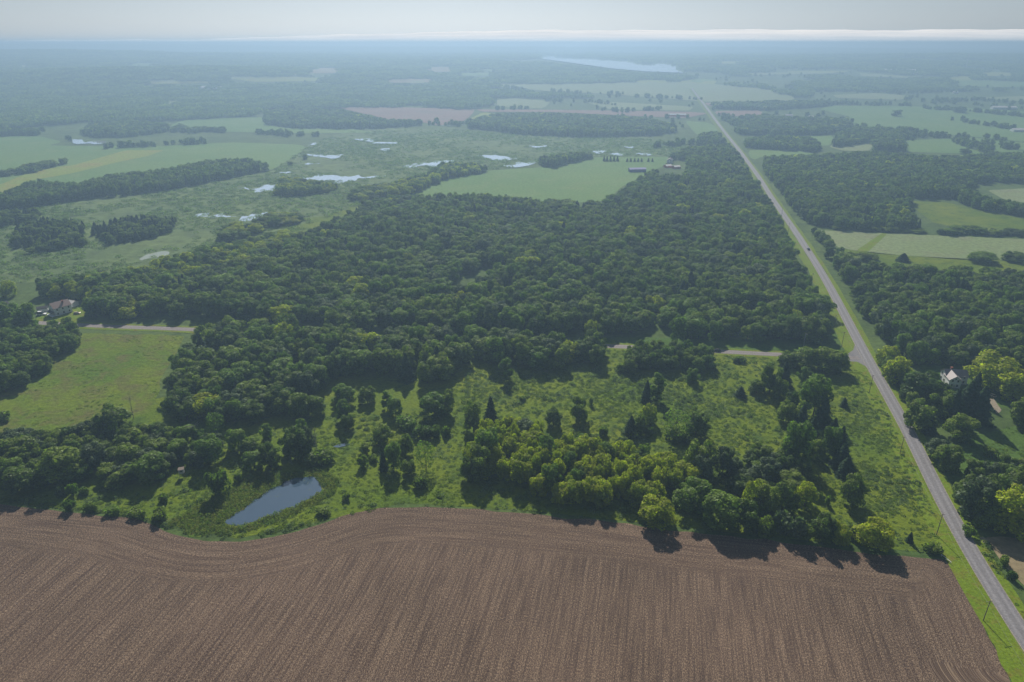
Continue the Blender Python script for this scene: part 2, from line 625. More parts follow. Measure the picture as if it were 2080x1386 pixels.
MAIN = curve_pts(mc, 6, 5)
SIDEC = [(-260, 640), (-60, 650), (60, 655), (172, 662), (370, 669), (800, 687), (1229, 703), (1451, 714), (1582, 721), (1716, 727), (1752, 728)]
SIDE = curve_pts([G(*p)[:2] for p in SIDEC], 5, 4)


def strip(name, Q, w0, w1, mat, level, wob=0.0, kind='structure'):
    """ribbon between lateral offsets w0..w1 (right positive) of centre line Q"""
    T = np.gradient(Q, axis=0); T /= np.hypot(T[:, 0], T[:, 1])[:, None]
    N = np.column_stack([T[:, 1], -T[:, 0]])
    k = 9
    ws = np.linspace(0, 1, k)
    L = np.concatenate([[0], np.cumsum(np.hypot(*np.diff(Q, axis=0).T))])
    n = len(Q)
    r = np.random.default_rng(len(name))
    e0 = np.convolve(r.normal(size=n), np.ones(5) / 5, 'same') * wob; e1 = np.convolve(r.normal(size=n), np.ones(5) / 5, 'same') * wob
    V = []; A = []
    for j in ws:
        off = (w0 + e0) * (1 - j) + (w1 + e1) * j
        P = Q + N * off[:, None]
        crown = 0.06 * (1 - (2 * j - 1) ** 2)
        Z = hz(P[:, 0], P[:, 1]) + level * (0.03 + np.maximum(0, P[:, 1] - 800) * 4e-4) + crown
        V.append(np.column_stack([P, Z])); A.append(np.column_stack([np.full(n, 2 * j - 1), L, L * 0]))
    V = np.concatenate(V); A = np.concatenate(A)
    i = (np.arange(k - 1)[:, None] * n + np.arange(n - 1)[None, :]).ravel()
    Fq = np.column_stack([i, i + 1, i + n + 1, i + n])
    me = mesh_np(name, V, Fq, (mat,), True, nper=4)
    if me.polygons[0].normal.z < 0:
        me.flip_normals()
    a = me.attributes.new('across', 'FLOAT_VECTOR', 'POINT'); a.data.foreach_set('vector', A.astype(np.float32).ravel())
    o = obj(name, me)
    tag(o, kind=kind)
    return o


# MAIN runs from far to near, so +offset (right of travel) is the picture's left side
strip('road_verge', MAIN, 3.0, 10.5, M['verge'], 3, 0.8)
strip('road_verge', MAIN, -6.5, -3.0, M['verge'], 3, 0.6)
strip('main_road', MAIN, -3.25, 3.25, M['road'], 6)
strip('road_verge', SIDE, -5.5, -2.6, M['verge'], 3, 0.5)
strip('road_verge', SIDE, 2.6, 6, M['verge'], 3, 0.5)
strip('side_road', SIDE, -2.8, 2.8, M['side_road'], 5)
# flared mouth of the junction
FL = [(1700, 722), (1722, 719), (1733, 712), (1738, 697), (1755, 705), (1775, 735), (1779, 755), (1768, 757), (1757, 744), (1742, 736), (1720, 734), (1700, 733)]
sheet('road_junction', FL, M['road'], 5.5, 3, step=3, smooth=1)


def near_line(x, y, Q, w):
    """mask: within w metres of polyline Q (dense)"""
    x = np.asarray(x); y = np.asarray(y)
    out = np.zeros(x.shape, bool)
    for q in Q[::1]:
        out |= ((x - q[0]) ** 2 + (y - q[1]) ** 2) < w * w
    return out


def road_mask(x, y, wm=9.0, ws=7.0):
    x = np.asarray(x); y = np.asarray(y)
    # signed: left verge of main is wider
    out = np.zeros(x.shape, bool)
    order = np.argsort(MAIN[:, 1])
    mx = np.interp(y, MAIN[order, 1], MAIN[order, 0])
    d = (x - mx) * 0.975
    out |= (d > -wm) & (d < wm * 0.72) & (y < MAIN[:, 1].max())
    o2 = np.argsort(SIDE[:, 0])
    sy = np.interp(x, SIDE[o2, 0], SIDE[o2, 1])
    out |= (np.abs(y - sy) < ws) & (x > SIDE[:, 0].min()) & (x < SIDE[:, 0].max())
    return out


# ---- fields
FIELD_EDGE = [(-120, 1010), (0, 1026), (90, 1034), (190, 1046), (280, 1056), (330, 1075), (370, 1090), (420, 1100), (480, 1103), (560, 1092), (640, 1070), (700, 1047),
              (760, 1034), (820, 1029), (960, 1035), (1080, 1044), (1200, 1056), (1400, 1081), (1560, 1098), (1700, 1117), (1800, 1128), (1915, 1134)]
fx, fy, fz = unproj([p[0] for p in FIELD_EDGE], [p[1] for p in FIELD_EDGE])
top_edge = np.column_stack([fx, fy])
right_edge = np.array([G(*p)[:2] for p in [(1926, 1144), (1960, 1190), (2000, 1275), (2055, 1386)]])
right_edge = np.vstack([right_edge, right_edge[-1] + [-12, -60], right_edge[-1] + [-60, -260]])
ring = np.vstack([top_edge, right_edge, [[-420, -150], [-420, 222]]])
ring = resample([tuple(p) for p in ring], 4)
ring = smooth_closed(ring, 1)
edge_line = curve_pts(np.vstack([top_edge, right_edge[:4]]), 3, 1)
ELs = np.concatenate([[0], np.cumsum(np.hypot(*np.diff(edge_line, axis=0).T))])
RD = np.array([0.2116, 0.9774])      # direction of the rows


def a_row(V):
    return np.column_stack([V[:, 0] * RD[1] - V[:, 1] * RD[0], V @ RD, np.zeros(len(V))])


def a_edge(V):
    out = np.zeros((len(V), 3))
    A = edge_line[:-1]; B = edge_line[1:] - A; L2 = (B ** 2).sum(1)
    sl = np.diff(ELs)
    for i in range(0, len(V), 1500):
        P = V[i:i + 1500, None, :] - A[None]
        t = np.clip((P * B[None]).sum(2) / L2, 0, 1)
        D = np.hypot(P[..., 0] - t * B[:, 0], P[..., 1] - t * B[:, 1])
        k = D.argmin(1); n = np.arange(len(k))
        out[i:i + 1500, 0] = D[n, k]
        out[i:i + 1500, 1] = ELs[k] + t[n, k] * sl[k]
    return out


sheet_world('ploughed_field', ring_jitter(ring, 0.35, 3), M['field'], 2, 2.0, attrs={'row': a_row, 'edge': a_edge})

sheet('meadow', [(-150, 1012), (0, 1020), (280, 1050), (480, 1095), (820, 1022), (1080, 1038), (1560, 1090), (1930, 1128), (1905, 1060), (1760, 760), (1716, 722), (1229, 706),
                 (1100, 700), (370, 800), (-150, 900)], M['meadow'], 1, 5, step=20)
sheet('hay_meadow', [(-160, 880), (-160, 790), (0, 770), (80, 705), (170, 678), (380, 682), (345, 730), (325, 790), (300, 840), (150, 875), (0, 890)], M['left_meadow'], 2, 5, jit=1.0, step=14)
sheet('mown_verge', [(1906, 1085), (1925, 1085), (1953, 1120), (1990, 1190), (2040, 1290), (2110, 1420), (2080, 1430), (2050, 1380), (2000, 1275), (1962, 1190), (1928, 1142), (1912, 1118)], M['verge'], 4, 3, jit=0.3, step=10)
sheet('roadside_meadow', [(1640, 660), (1680, 640), (1716, 718), (1229, 698), (1229, 684), (1500, 690), (1690, 690)], M['lawn'], 2, 5, step=14)
sheet('garden_lawn', [(1840, 900), (1935, 905), (1960, 890), (2130, 850), (2200, 980), (2060, 1000), (1960, 990)], M['lawn'], 2, 4, step=16)
sheet('house_lawn', [(1860, 735), (1880, 725), (2010, 738), (2040, 790), (2050, 830), (1900, 800)], M['lawn'], 2, 4, step=16)
sheet('dirt_field', [(2000, 1092), (2035, 1090), (2200, 1110), (2300, 1400), (2150, 1290), (2080, 1190), (2040, 1150)], M['stubble'], 3, 4, step=12)
sheet('field_gateway', [(1975, 1090), (2000, 1092), (2010, 1102), (1985, 1104)], M['gravel'], 4, 3, step=6)
sheet('drive', [(1985, 775), (1995, 775), (2035, 835), (2025, 842)], M['gravel'], 4, 3, step=8)
sheet('farmhouse_lawn', [(80, 640), (140, 625), (178, 622), (170, 650), (100, 668), (60, 664)], M['verge'], 3, 4, step=10)
sheet('marsh', [(-220, 450), (200, 400), (550, 350), (620, 300), (700, 268), (760, 262), (900, 262), (1000, 270), (1290, 280), (1390, 290), (1470, 300), (1480, 320), (1340, 318),
                (1200, 318), (1000, 345), (860, 362), (790, 400), (640, 460), (520, 530), (300, 545), (100, 570), (-220, 600)], M['marsh'], 1, 25, step=24)
sheet('rough_grass', [(460, 505), (560, 472), (640, 445), (720, 415), (800, 380), (840, 380), (770, 405), (700, 440), (600, 490), (510, 530)], M['meadow'], 2, 12, jit=4, step=14)

FIELDS = [
    ('green_field', [(-250, 275), (84, 278), (128, 289), (98, 296), (190, 298), (337, 297), (471, 290), (600, 294), (622, 298), (612, 310), (555, 345), (400, 356), (240, 368), (140, 378), (0, 392), (-250, 420)], 'crop_green'),
    ('green_field', [(828, 399), (878, 365), (976, 348), (1124, 339), (1195, 322), (1225, 319), (1360, 319), (1350, 338), (1323, 348), (1300, 362), (1262, 380), (1242, 400), (1212, 412), (1043, 408), (976, 400)], 'crop_green'),
    ('pale_field', [(995, 176), (1020, 171), (1120, 172), (1300, 168), (1400, 167), (1560, 182), (1615, 198), (1610, 207), (1440, 208), (1220, 191), (1125, 187)], 'crop_pale'),
    ('bare_field', [(680, 218), (820, 219), (968, 223), (946, 246), (892, 256), (858, 249), (790, 244)], 'brown'),
    ('bare_field', [(965, 223), (1130, 224), (1400, 228), (1440, 231), (1390, 241), (1130, 229), (980, 228)], 'brown'),
    ('pale_field', [(1000, 214), (1010, 203), (1050, 201), (1120, 207), (1105, 221), (1050, 222)], 'crop_pale'),
    ('pale_field', [(1190, 209), (1260, 209), (1410, 218), (1400, 226), (1240, 223)], 'crop_pale'),
    ('green_field', [(946, 247), (980, 229), (1020, 233), (968, 248)], 'crop_yellow'),
    ('pale_field', [(343, 256), (370, 246), (440, 241), (535, 239), (540, 250), (560, 259), (700, 261), (765, 270), (620, 272), (440, 268)], 'crop_green'),
    ('pale_field', [(320, 206), (355, 200), (372, 212), (345, 214)], 'crop_pale'),
    ('stubble_field', [(612, 147), (650, 139), (697, 140), (690, 149), (640, 150)], 'stubble'),
    ('stubble_field', [(855, 138), (927, 137), (920, 147), (880, 147)], 'stubble'),
    ('green_field', [(1663, 223), (1690, 216), (1851, 217), (2020, 223), (2300, 245), (2300, 300), (2080, 289), (1952, 276), (1885, 272), (1818, 262), (1733, 256), (1727, 238)], 'crop_green'),
    ('green_field', [(1838, 286), (1939, 282), (1949, 296), (2003, 314), (1838, 309)], 'crop_green'),
    ('green_field', [(1955, 278), (2080, 291), (2300, 300), (2300, 314), (2003, 309), (1979, 292)], 'crop_green'),
    ('green_field', [(1518, 307), (1568, 303), (1630, 308), (1666, 315), (1548, 319), (1528, 327)], 'crop_green'),
    ('green_field', [(1636, 278), (1693, 276), (1690, 296), (1666, 297)], 'crop_green'),
    ('pale_field', [(1680, 298), (1720, 290), (1775, 289), (1767, 308), (1710, 307)], 'crop_pale'),
    ('bare_field', [(1430, 210), (1560, 209), (1600, 212), (1590, 216), (1440, 217)], 'brown'),
    ('bare_field', [(1450, 227), (1545, 225), (1552, 237), (1460, 237)], 'brown'),
    ('pale_field', [(2005, 387), (2080, 383), (2300, 384), (2300, 420), (2080, 412), (2040, 406)], 'crop_pale'),
    ('rough_pasture', [(1835, 408), (1925, 412), (2080, 446), (2300, 470), (2300, 486), (2080, 478), (1900, 455)], 'meadow'),
    ('crop_field', [(1663, 468), (1797, 474), (2080, 486), (2300, 496), (2300, 540), (2080, 528), (1952, 528), (1760, 514), (1700, 502)], 'crop_pale'),
    ('grass_strip', [(1793, 473), (1803, 475), (1762, 513), (1738, 510)], 'verge'),
    ('rough_pasture', [(1700, 505), (1840, 520), (2080, 532), (2300, 545), (2300, 580), (2080, 566), (1900, 560), (1760, 535)], 'meadow'),
    ('grass_strip', [(-200, 415), (-200, 395), (0, 376), (70, 346), (150, 336), (256, 306), (335, 306), (300, 318), (240, 330), (150, 352), (70, 366), (0, 394)], 'crop_yellow'),
    ('pale_field', [(1390, 246), (1440, 250), (1455, 258), (1475, 288), (1440, 290), (1410, 270)], 'crop_green'),
    ('green_field', [(1930, 166), (2000, 163), (2080, 168), (2300, 170), (2300, 180), (2030, 178), (1950, 176)], 'crop_green'),
    ('pale_field', [(1980, 200), (2080, 196), (2300, 196), (2300, 204), (2050, 206)], 'crop_pale'),
    ('pale_field', [(1690, 194), (1780, 190), (1850, 196), (1830, 204), (1700, 200)], 'crop_pale'),
    ('pale_field', [(1745, 150), (1800, 153), (1870, 158), (1850, 160), (1750, 156)], 'crop_pale'),
    ('pale_field', [(30, 134), (64, 132), (62, 138), (34, 138)], 'crop_pale'),
    ('pale_field', [(820, 165), (862, 164), (870, 170), (825, 170)], 'crop_pale'),
    ('pale_field', [(280, 111), (420, 108), (520, 110), (400, 113)], 'crop_pale'),
    ('pale_field', [(1500, 150), (1680, 146), (1700, 150), (1520, 154)], 'crop_pale'),
]
rf = np.random.default_rng(21)
for k in range(34):
    # scattered far farmland seen as thin pale strips between the woods
    cx = rf.uniform(-100, 2150); cy = 100 + 70 * rf.uniform(0, 1) ** .8
    if 1040 < cx < 1420 and 104 < cy < 165:
        continue
    hw = rf.uniform(18, 70) * (cy - 60) / 70; hh_ = rf.uniform(1.0, 3.0) * (cy - 80) / 45
    sk = rf.uniform(-10, 10)
    FIELDS.append(('pale_field', [(cx - hw, cy - hh_ * .4), (cx - hw * .2 + sk, cy - hh_), (cx + hw, cy - hh_ * .7), (cx + hw * .8, cy + hh_ * .8), (cx - hw * .5, cy + hh_)],
                   ('crop_pale', 'crop_pale', 'crop_green', 'crop_yellow', 'stubble')[int(rf.integers(0, 5))]))
for i, (nm, poly, mt) in enumerate(FIELDS):
    d = abs(min(p[1] for p in poly) - 75)
    sheet(nm, poly, M[mt], (3 if nm in ('grass_strip',) else 2), step=max(4, min(16, d / 8)), jit=0, smooth=1)

WATERS = [
    ('marsh_pool', [(151, 283), (175, 284), (178, 293), (190, 290), (202, 287), (206, 295), (155, 295)]),
    ('marsh_pool', [(484, 381), (505, 384), (522, 382), (530, 375), (558, 374), (557, 391), (520, 388), (495, 389)]),
    ('marsh_pool', [(600, 366), (648, 354), (690, 356), (720, 358), (787, 356), (745, 366), (690, 372), (650, 367), (625, 371)]),
    ('marsh_pool', [(387, 435), (437, 436), (490, 437), (540, 429), (520, 444), (501, 453), (478, 445), (430, 439)]),
    ('creek', [(626, 312), (660, 316), (700, 312), (692, 320), (668, 324), (640, 318)]),
    ('creek', [(624, 332), (654, 332), (650, 335), (628, 335)]),
    ('creek', [(628, 290), (634, 290), (632, 298), (627, 296)]),
    ('creek', [(565, 350), (586, 350), (583, 353), (568, 353)]),
    ('creek', [(730, 283), (740, 283), (755, 288), (811, 290), (811, 294), (764, 293), (740, 290)]),
    ('creek', [(766, 308), (775, 302), (793, 299), (790, 304), (772, 310)]),
    ('marsh_pool', [(836, 342), (855, 331), (885, 329), (919, 326), (905, 333), (889, 341), (868, 336), (850, 344)]),
    ('marsh_pool', [(962, 316), (1006, 313), (1047, 321), (1050, 324), (1020, 327), (995, 325)]),
    ('marsh_pool', [(1028, 335), (1060, 331), (1087, 330), (1088, 338), (1030, 341)]),
    ('marsh_pool', [(1072, 298), (1116, 294), (1110, 300), (1094, 302)]),
    ('marsh_pool', [(1198, 306), (1215, 308), (1219, 315), (1203, 314)]),
    ('marsh_pool', [(1264, 298), (1272, 300), (1289, 297), (1282, 305), (1272, 303)]),
    ('marsh_pool', [(1282, 315), (1296, 309), (1320, 312), (1319, 315), (1300, 316)]),
    ('marsh_pool', [(1230, 312), (1264, 314), (1262, 316), (1230, 315)]),
    ('creek', [(898, 258), (920, 255), (956, 248), (958, 251), (940, 256), (915, 258)]),
    ('creek', [(985, 261), (1002, 262), (1000, 264), (988, 263)]),
    ('marsh_pool', [(1033, 178), (1058, 178), (1056, 181), (1036, 181)]),
    ('creek', [(1353, 291), (1392, 293), (1390, 295), (1356, 293.5)]),
    ('creek', [(1305, 276), (1328, 276), (1326, 279), (1308, 278.5)]),
    ('lake', [(1079, 119), (1100, 115), (1134, 112), (1141, 117), (1188, 121), (1262, 124), (1292, 127), (1310, 132), (1322, 131), (1326, 122), (1331, 127), (1373, 131), (1382, 140), (1390, 146), (1387, 150), (1313, 147), (1242, 141), (1171, 131), (1120, 124)]),
    ('far_lake', [(1004, 108.6), (1026, 108.6), (1026, 110.4), (1005, 110.4)]),
    ('far_lake', [(1064, 108.6), (1082, 108.6), (1082, 110.2), (1066, 110.2)]),
    ('far_lake', [(1390, 115), (1420, 114.6), (1420, 117), (1392, 117)]),
    ('far_lake', [(1312, 105), (1350, 105), (1350, 107), (1318, 107)]),
    ('far_lake', [(198, 105.5), (226, 105), (226, 107.5), (200, 107.5)]),
    ('marsh_pool', [(400, 176), (458, 177), (455, 182), (405, 181)]),
    ('marsh_pool', [(10, 347), (30, 345), (30, 349), (12, 350)]),
]
for i, (nm, poly) in enumerate(WATERS):
    d = abs(min(p[1] for p in poly) - 75)
    if 155 < min(p[1] for p in poly) < 460:      # thin, ragged marsh pools
        cyp = sum(p[1] for p in poly) / len(poly)
        poly = [(p[0] + random.uniform(-4, 4), cyp + (p[1] - cyp) * .74 + random.uniform(-.8, .8)) for p in poly]
    sheet(nm, poly, M['water'], 4, step=max(2, min(8, d / 14)), jit=(5.5 if d > 150 else 0), smooth=1, seed=i)
sheet('algae_pond', [(283, 526), (300, 516), (335, 510), (344, 512), (341, 519), (300, 526), (288, 530)], M['algae'], 4, step=6, jit=.5)
POND = [(457, 1059), (489, 1038), (518, 1017), (551, 995), (583, 977), (612, 970), (637, 969), (652, 983), (658, 996), (640, 1008), (623, 1017), (588, 1033), (551, 1047), (508, 1065), (478, 1070), (460, 1066)]
sheet('pond', POND, M['pond'], 5, 3, jit=0.5, step=7, seed=4)
sheet('small_pool', [(676, 908), (692, 902), (706, 901), (712, 903), (700, 907), (686, 910)], M['pond'], 5, 2, step=4)
sheet('reed_bed', [(340, 1064), (380, 1040), (440, 1008), (500, 972), (530, 960), (580, 962), (645, 955), (690, 972), (684, 1000), (650, 1020), (600, 1042), (560, 1060), (500, 1080), (440, 1086), (380, 1084)], M['reed'], 3, 3, jit=1.0, step=9, seed=8)

# ---------------------------------------------------------------- plants
PROTO = {}


def leafquads(P, N, size, r, tint):
    """quads at P facing roughly N"""
    n = len(P)
    N = N / (np.linalg.norm(N, axis=1)[:, None] + 1e-9)
    A = r.normal(size=(n, 3)); U = np.cross(N, A); U /= np.linalg.norm(U, axis=1)[:, None] + 1e-9
    W = np.cross(N, U)
    s = (size * r.uniform(.6, 1.35, n))[:, None]
    b = r.uniform(.55, 1.0, n)[:, None]
    bend = N * s * 0.25
    V = np.stack([P - U * s, P - W * s * b - bend, P + U * s, P + W * s * b - bend], 1).reshape(-1, 3)
    Fq = np.arange(4 * n).reshape(n, 4)
    T = np.repeat(tint, 4)
    return V, Fq, T


def crown_broad(seed, h=12.0, rad=4.6, base=0.04, n=4600, leaf=.34, lobes=8, tufts=18, fill=.55):
    """ovoid crown of big limbs plus many foliage tufts standing out of them"""
    r = np.random.default_rng(seed)

    def prof(t):
        return np.sqrt(np.clip(1 - ((t - .42) / .60) ** 2, 0.02, 1)) * np.where(t < .42, .86 + .14 * (t / .42), 1)
    t1 = r.uniform(.22, .82, lobes); a1 = r.permutation(lobes) * 2 * math.pi / lobes + r.uniform(-.4, .4, lobes)
    q1 = r.uniform(.25, .62, lobes)
    R1 = r.uniform(.36, .55, lobes) * rad
    C1 = np.column_stack([np.cos(a1) * q1 * rad * prof(t1), np.sin(a1) * q1 * rad * prof(t1), h * t1])
    t2 = r.uniform(.08, .97, tufts); a2 = r.uniform(0, 2 * math.pi, tufts)
    q2 = prof(t2) * r.uniform(.68, 1.0, tufts) * rad
    R2 = r.uniform(.22, .38, tufts) * rad
    C2 = np.column_stack([np.cos(a2) * q2, np.sin(a2) * q2, np.clip(h * t2, R2 * .8, h - R2 * .7)])
    C = np.concatenate([C1, C2]); LR = np.concatenate([R1, R2])
    L = len(C)
    lt = r.uniform(.75, 1.25, L)
    w = LR ** 2; w = w / w.sum()
    k = r.choice(L, int(n * 2.4), p=w)
    d = r.normal(size=(len(k), 3)); d[:, 2] += .25; d /= np.linalg.norm(d, axis=1)[:, None]
    P = C[k] + d * (LR[k] * r.uniform(.7, 1.14, len(k)))[:, None] * np.array([1, 1, 1.08])
    inside = np.zeros(len(k), int)
    for j in range(L):
        inside += (np.linalg.norm(P - C[j], axis=1) < LR[j] * .72) & (k != j)
    ok = (inside == 0) & (P[:, 2] > h * base)
    P, d, k = P[ok][:n], d[ok][:n], k[ok][:n]
    N = d * .9 + r.normal(size=P.shape) * .34 + np.array([0, 0, .2])
    return leafquads(P, N, leaf, r, r.uniform(.65, 1.35, len(P)) * lt[k])


def crown_conifer(seed, h=12.0, rad=3.0, base=.02, n=3200, leaf=.34):
    r = np.random.default_rng(seed)
    t = r.uniform(0, 1, n) ** 1.35
    tiers = 11
    ph = (t * tiers) % 1
    rr = rad * (1 - t) ** .7 * (0.62 + .38 * (1 - ph)) * r.uniform(.55, 1.08, n)
    a = r.uniform(0, 2 * math.pi, n)
    arm = 1 + .22 * np.sin(a * 5 + np.floor(t * tiers) * 2.1)
    z = h * (base + (1 - base) * t) - rr * .25
    P = np.column_stack([np.cos(a) * rr * arm, np.sin(a) * rr * arm, np.maximum(z, .15)])
    N = np.column_stack([np.cos(a), np.sin(a), np.full(n, .9)]) + r.normal(size=(n, 3)) * .4
    return leafquads(P, N, leaf, r, r.uniform(.65, 1.3, n))


def crown_bush(seed, h=3.0, rad=2.0, n=900, leaf=.24):
    r = np.random.default_rng(seed)
    L = 9
    C = np.column_stack([r.uniform(-.6, .6, L) * rad, r.uniform(-.6, .6, L) * rad, r.uniform(.25, .68, L) * h])
    LR = r.uniform(.3, .5, L) * min(rad, h * .8)
    k = r.integers(0, L, n)
    d = r.normal(size=(n, 3)); d /= np.linalg.norm(d, axis=1)[:, None]
    P = C[k] + d * (LR[k] * r.uniform(.75, 1.15, n))[:, None]
    P[:, 2] = np.abs(P[:, 2])
    N = d * .6 + r.normal(size=P.shape) * .6 + np.array([0, 0, .4])
    return leafquads(P, N, leaf, r, r.uniform(.65, 1.35, n))


def trunk_mb(seed, h=12, r0=.28, limbs=6, rad=4.0, base=.16, top=.8):
    r = random.Random(seed)
    m = MB()
    m.tube((0, 0, -.2), (r.uniform(-.2, .2), r.uniform(-.2, .2), h * .4), r0, r0 * .7)
    m.tube((0, 0, h * .38), (r.uniform(-.3, .3), r.uniform(-.3, .3), h * top), r0 * .7, r0 * .15)
    for i in range(limbs):
        a = r.uniform(0, 6.28); z0 = h * r.uniform(base + .05, .6)
        m.tube((0, 0, z0), (math.cos(a) * rad * .7, math.sin(a) * rad * .7, z0 + h * r.uniform(.12, .3)), r0 * .35, r0 * .08, 4)
    return m


def mk(name, parts, mats):
    """parts: list of (V, Fq, T, matindex)"""
    V = []; Fq = []; T = []; MI = []; n = 0
    for v, f, t, mi in parts:
        V.append(v); Fq.append(f + n); T.append(t); MI.append(np.full(len(f), mi)); n += len(v)
    V = np.concatenate(V); Fq = np.concatenate(Fq); T = np.concatenate(T); MI = np.concatenate(MI)
    me = mesh_np(name, V, Fq, mats, False, nper=4, mi=MI)
    a = me.attributes.new('tint', 'FLOAT_COLOR', 'POINT')
    c = np.column_stack([T, T, T, np.ones(len(T))]).astype(np.float32)
    a.data.foreach_set('color', c.ravel())
    return me


def quads_of(mb):
    v = np.array(mb.v, float)
    f = np.array([q for q in mb.f if len(q) == 4])
    return v, f, np.ones(len(v)), 1


# type -> (h0, r0, [(crown mesh, trunk mesh)], [joined mid mesh])
SPEC = {
    'green': dict(fn=crown_broad, a=dict(), mat='green', h=12, r=4.8, nv=6),
    'bright': dict(fn=crown_broad, a=dict(tufts=20), mat='bright', h=12, r=4.8, nv=4),
    'yellow': dict(fn=crown_broad, a=dict(tufts=34), mat='yellow', h=12, r=4.8, nv=4),
    'grey': dict(fn=crown_broad, a=dict(tufts=18), mat='grey', h=12, r=4.8, nv=2),
    'sparse': dict(fn=crown_broad, a=dict(n=1000, base=.3, leaf=.28), mat='bright', h=12, r=4.8, nv=2),
    'tall': dict(fn=crown_broad, a=dict(rad=2.7, n=2600, lobes=7, tufts=18), mat='bright', h=12, r=2.9, nv=3),
    'conifer': dict(fn=crown_conifer, a=dict(), mat='conifer', h=12, r=2.7, nv=3),
}
for i, (k, s) in enumerate(SPEC.items()):
    near = []; mid = []; full = []
    for v in range(s['nv']):
        sd = i * 100 + v * 7 + 3
        c = s['fn'](sd, **s['a'])
        m_n = mk(k + '_crown', [(*c, 0)], (M[s['mat']],))
        tb = trunk_mb(sd, 12, .26, 2 if k == 'conifer' else 6, s['r'] * (.4 if k == 'conifer' else .8))
        m_t = mesh_np(k + '_trunk', tb.v, tb.f, (M['bark'],))
        near.append((m_n, m_t))
        full.append(mk(k + '_full', [(*c, 0), quads_of(tb)], (M[s['mat']], M['bark'])))
        a = dict(s['a']); a['n'] = 900 if k not in ('sparse',) else 350; a['leaf'] = .72 if k != 'conifer' else .55
        c2 = s['fn'](sd + 1, **a)
        mid.append(mk(k + '_mid', [(*c2, 0), quads_of(trunk_mb(sd, 12, .26, 2, 3))], (M[s['mat']], M['bark'])))
    s['near'] = near; s['mid'] = mid; s['full'] = full
BUSH = {k: [mk('bush_' + k, [(*crown_bush(500 + v + j * 11), 0)], (M[mt],)) for v in range(3)]
        for j, (k, mt) in enumerate((('green', 'green'), ('bright', 'bright'), ('grey', 'grey'), ('yellow', 'yellow')))}

NAMES = {'green': ('broadleaf_tree', 'tree'), 'bright': ('broadleaf_tree', 'tree'), 'yellow': ('broadleaf_tree', 'tree'), 'grey': ('broadleaf_tree', 'tree'),
         'sparse': ('open_crowned_tree', 'tree'), 'tall': ('slender_tree', 'tree'), 'conifer': ('conifer_tree', 'conifer')}
tcount = 0


def place_tree(x, y, h, rad, typ, label, group=None):
    global tcount
    tcount += 1
    s = SPEC[typ]
    cm, tm = s['near'][tcount % s['nv']]
    nm, cat = NAMES[typ]
    e = empty(nm, (x, y, float(hz(x, y))), random.uniform(0, 6.28))
    e.scale = (rad / s['r'], rad / s['r'], h / s['h'])
    c = obj('crown', cm, e); t = obj('trunk', tm, e)
    tag(e, label, cat, group)
    return e


def place_bush(x, y, h, rad, typ, label, group=None):
    global tcount
    tcount += 1
    o = obj('shrub', BUSH[typ][tcount % 3], None, (x, y, float(hz(x, y)) - .1))
    o.rotation_euler = (0, 0, random.uniform(0, 6.28))
    o.scale = (rad / 2.0, rad / 2.0, h / 2.9)
    tag(o, label, 'shrub', group)
    return o


def from_px(px, yt, yb, w):
    """base point, height and radius of a plant seen from picture row yt (top) to yb (foot), w wide"""
    x, y, z = G(px, yb)
    u = px - 1040
    v = yt - 693
    dn = F * SP + v * CP; fw = F * CP - v * SP
    h = H - y * dn / fw
    sc = H / (F * SP + (yb - 693) * CP)
    rad = w * sc / 2
    if w > 9:      # the lowest leaves seen are the crown's near edge, in front of the stem
        y += rad * .55; x += rad * .55 * x / y
        h -= rad * .5
    return x, y, max(h, .6, rad * .9), rad


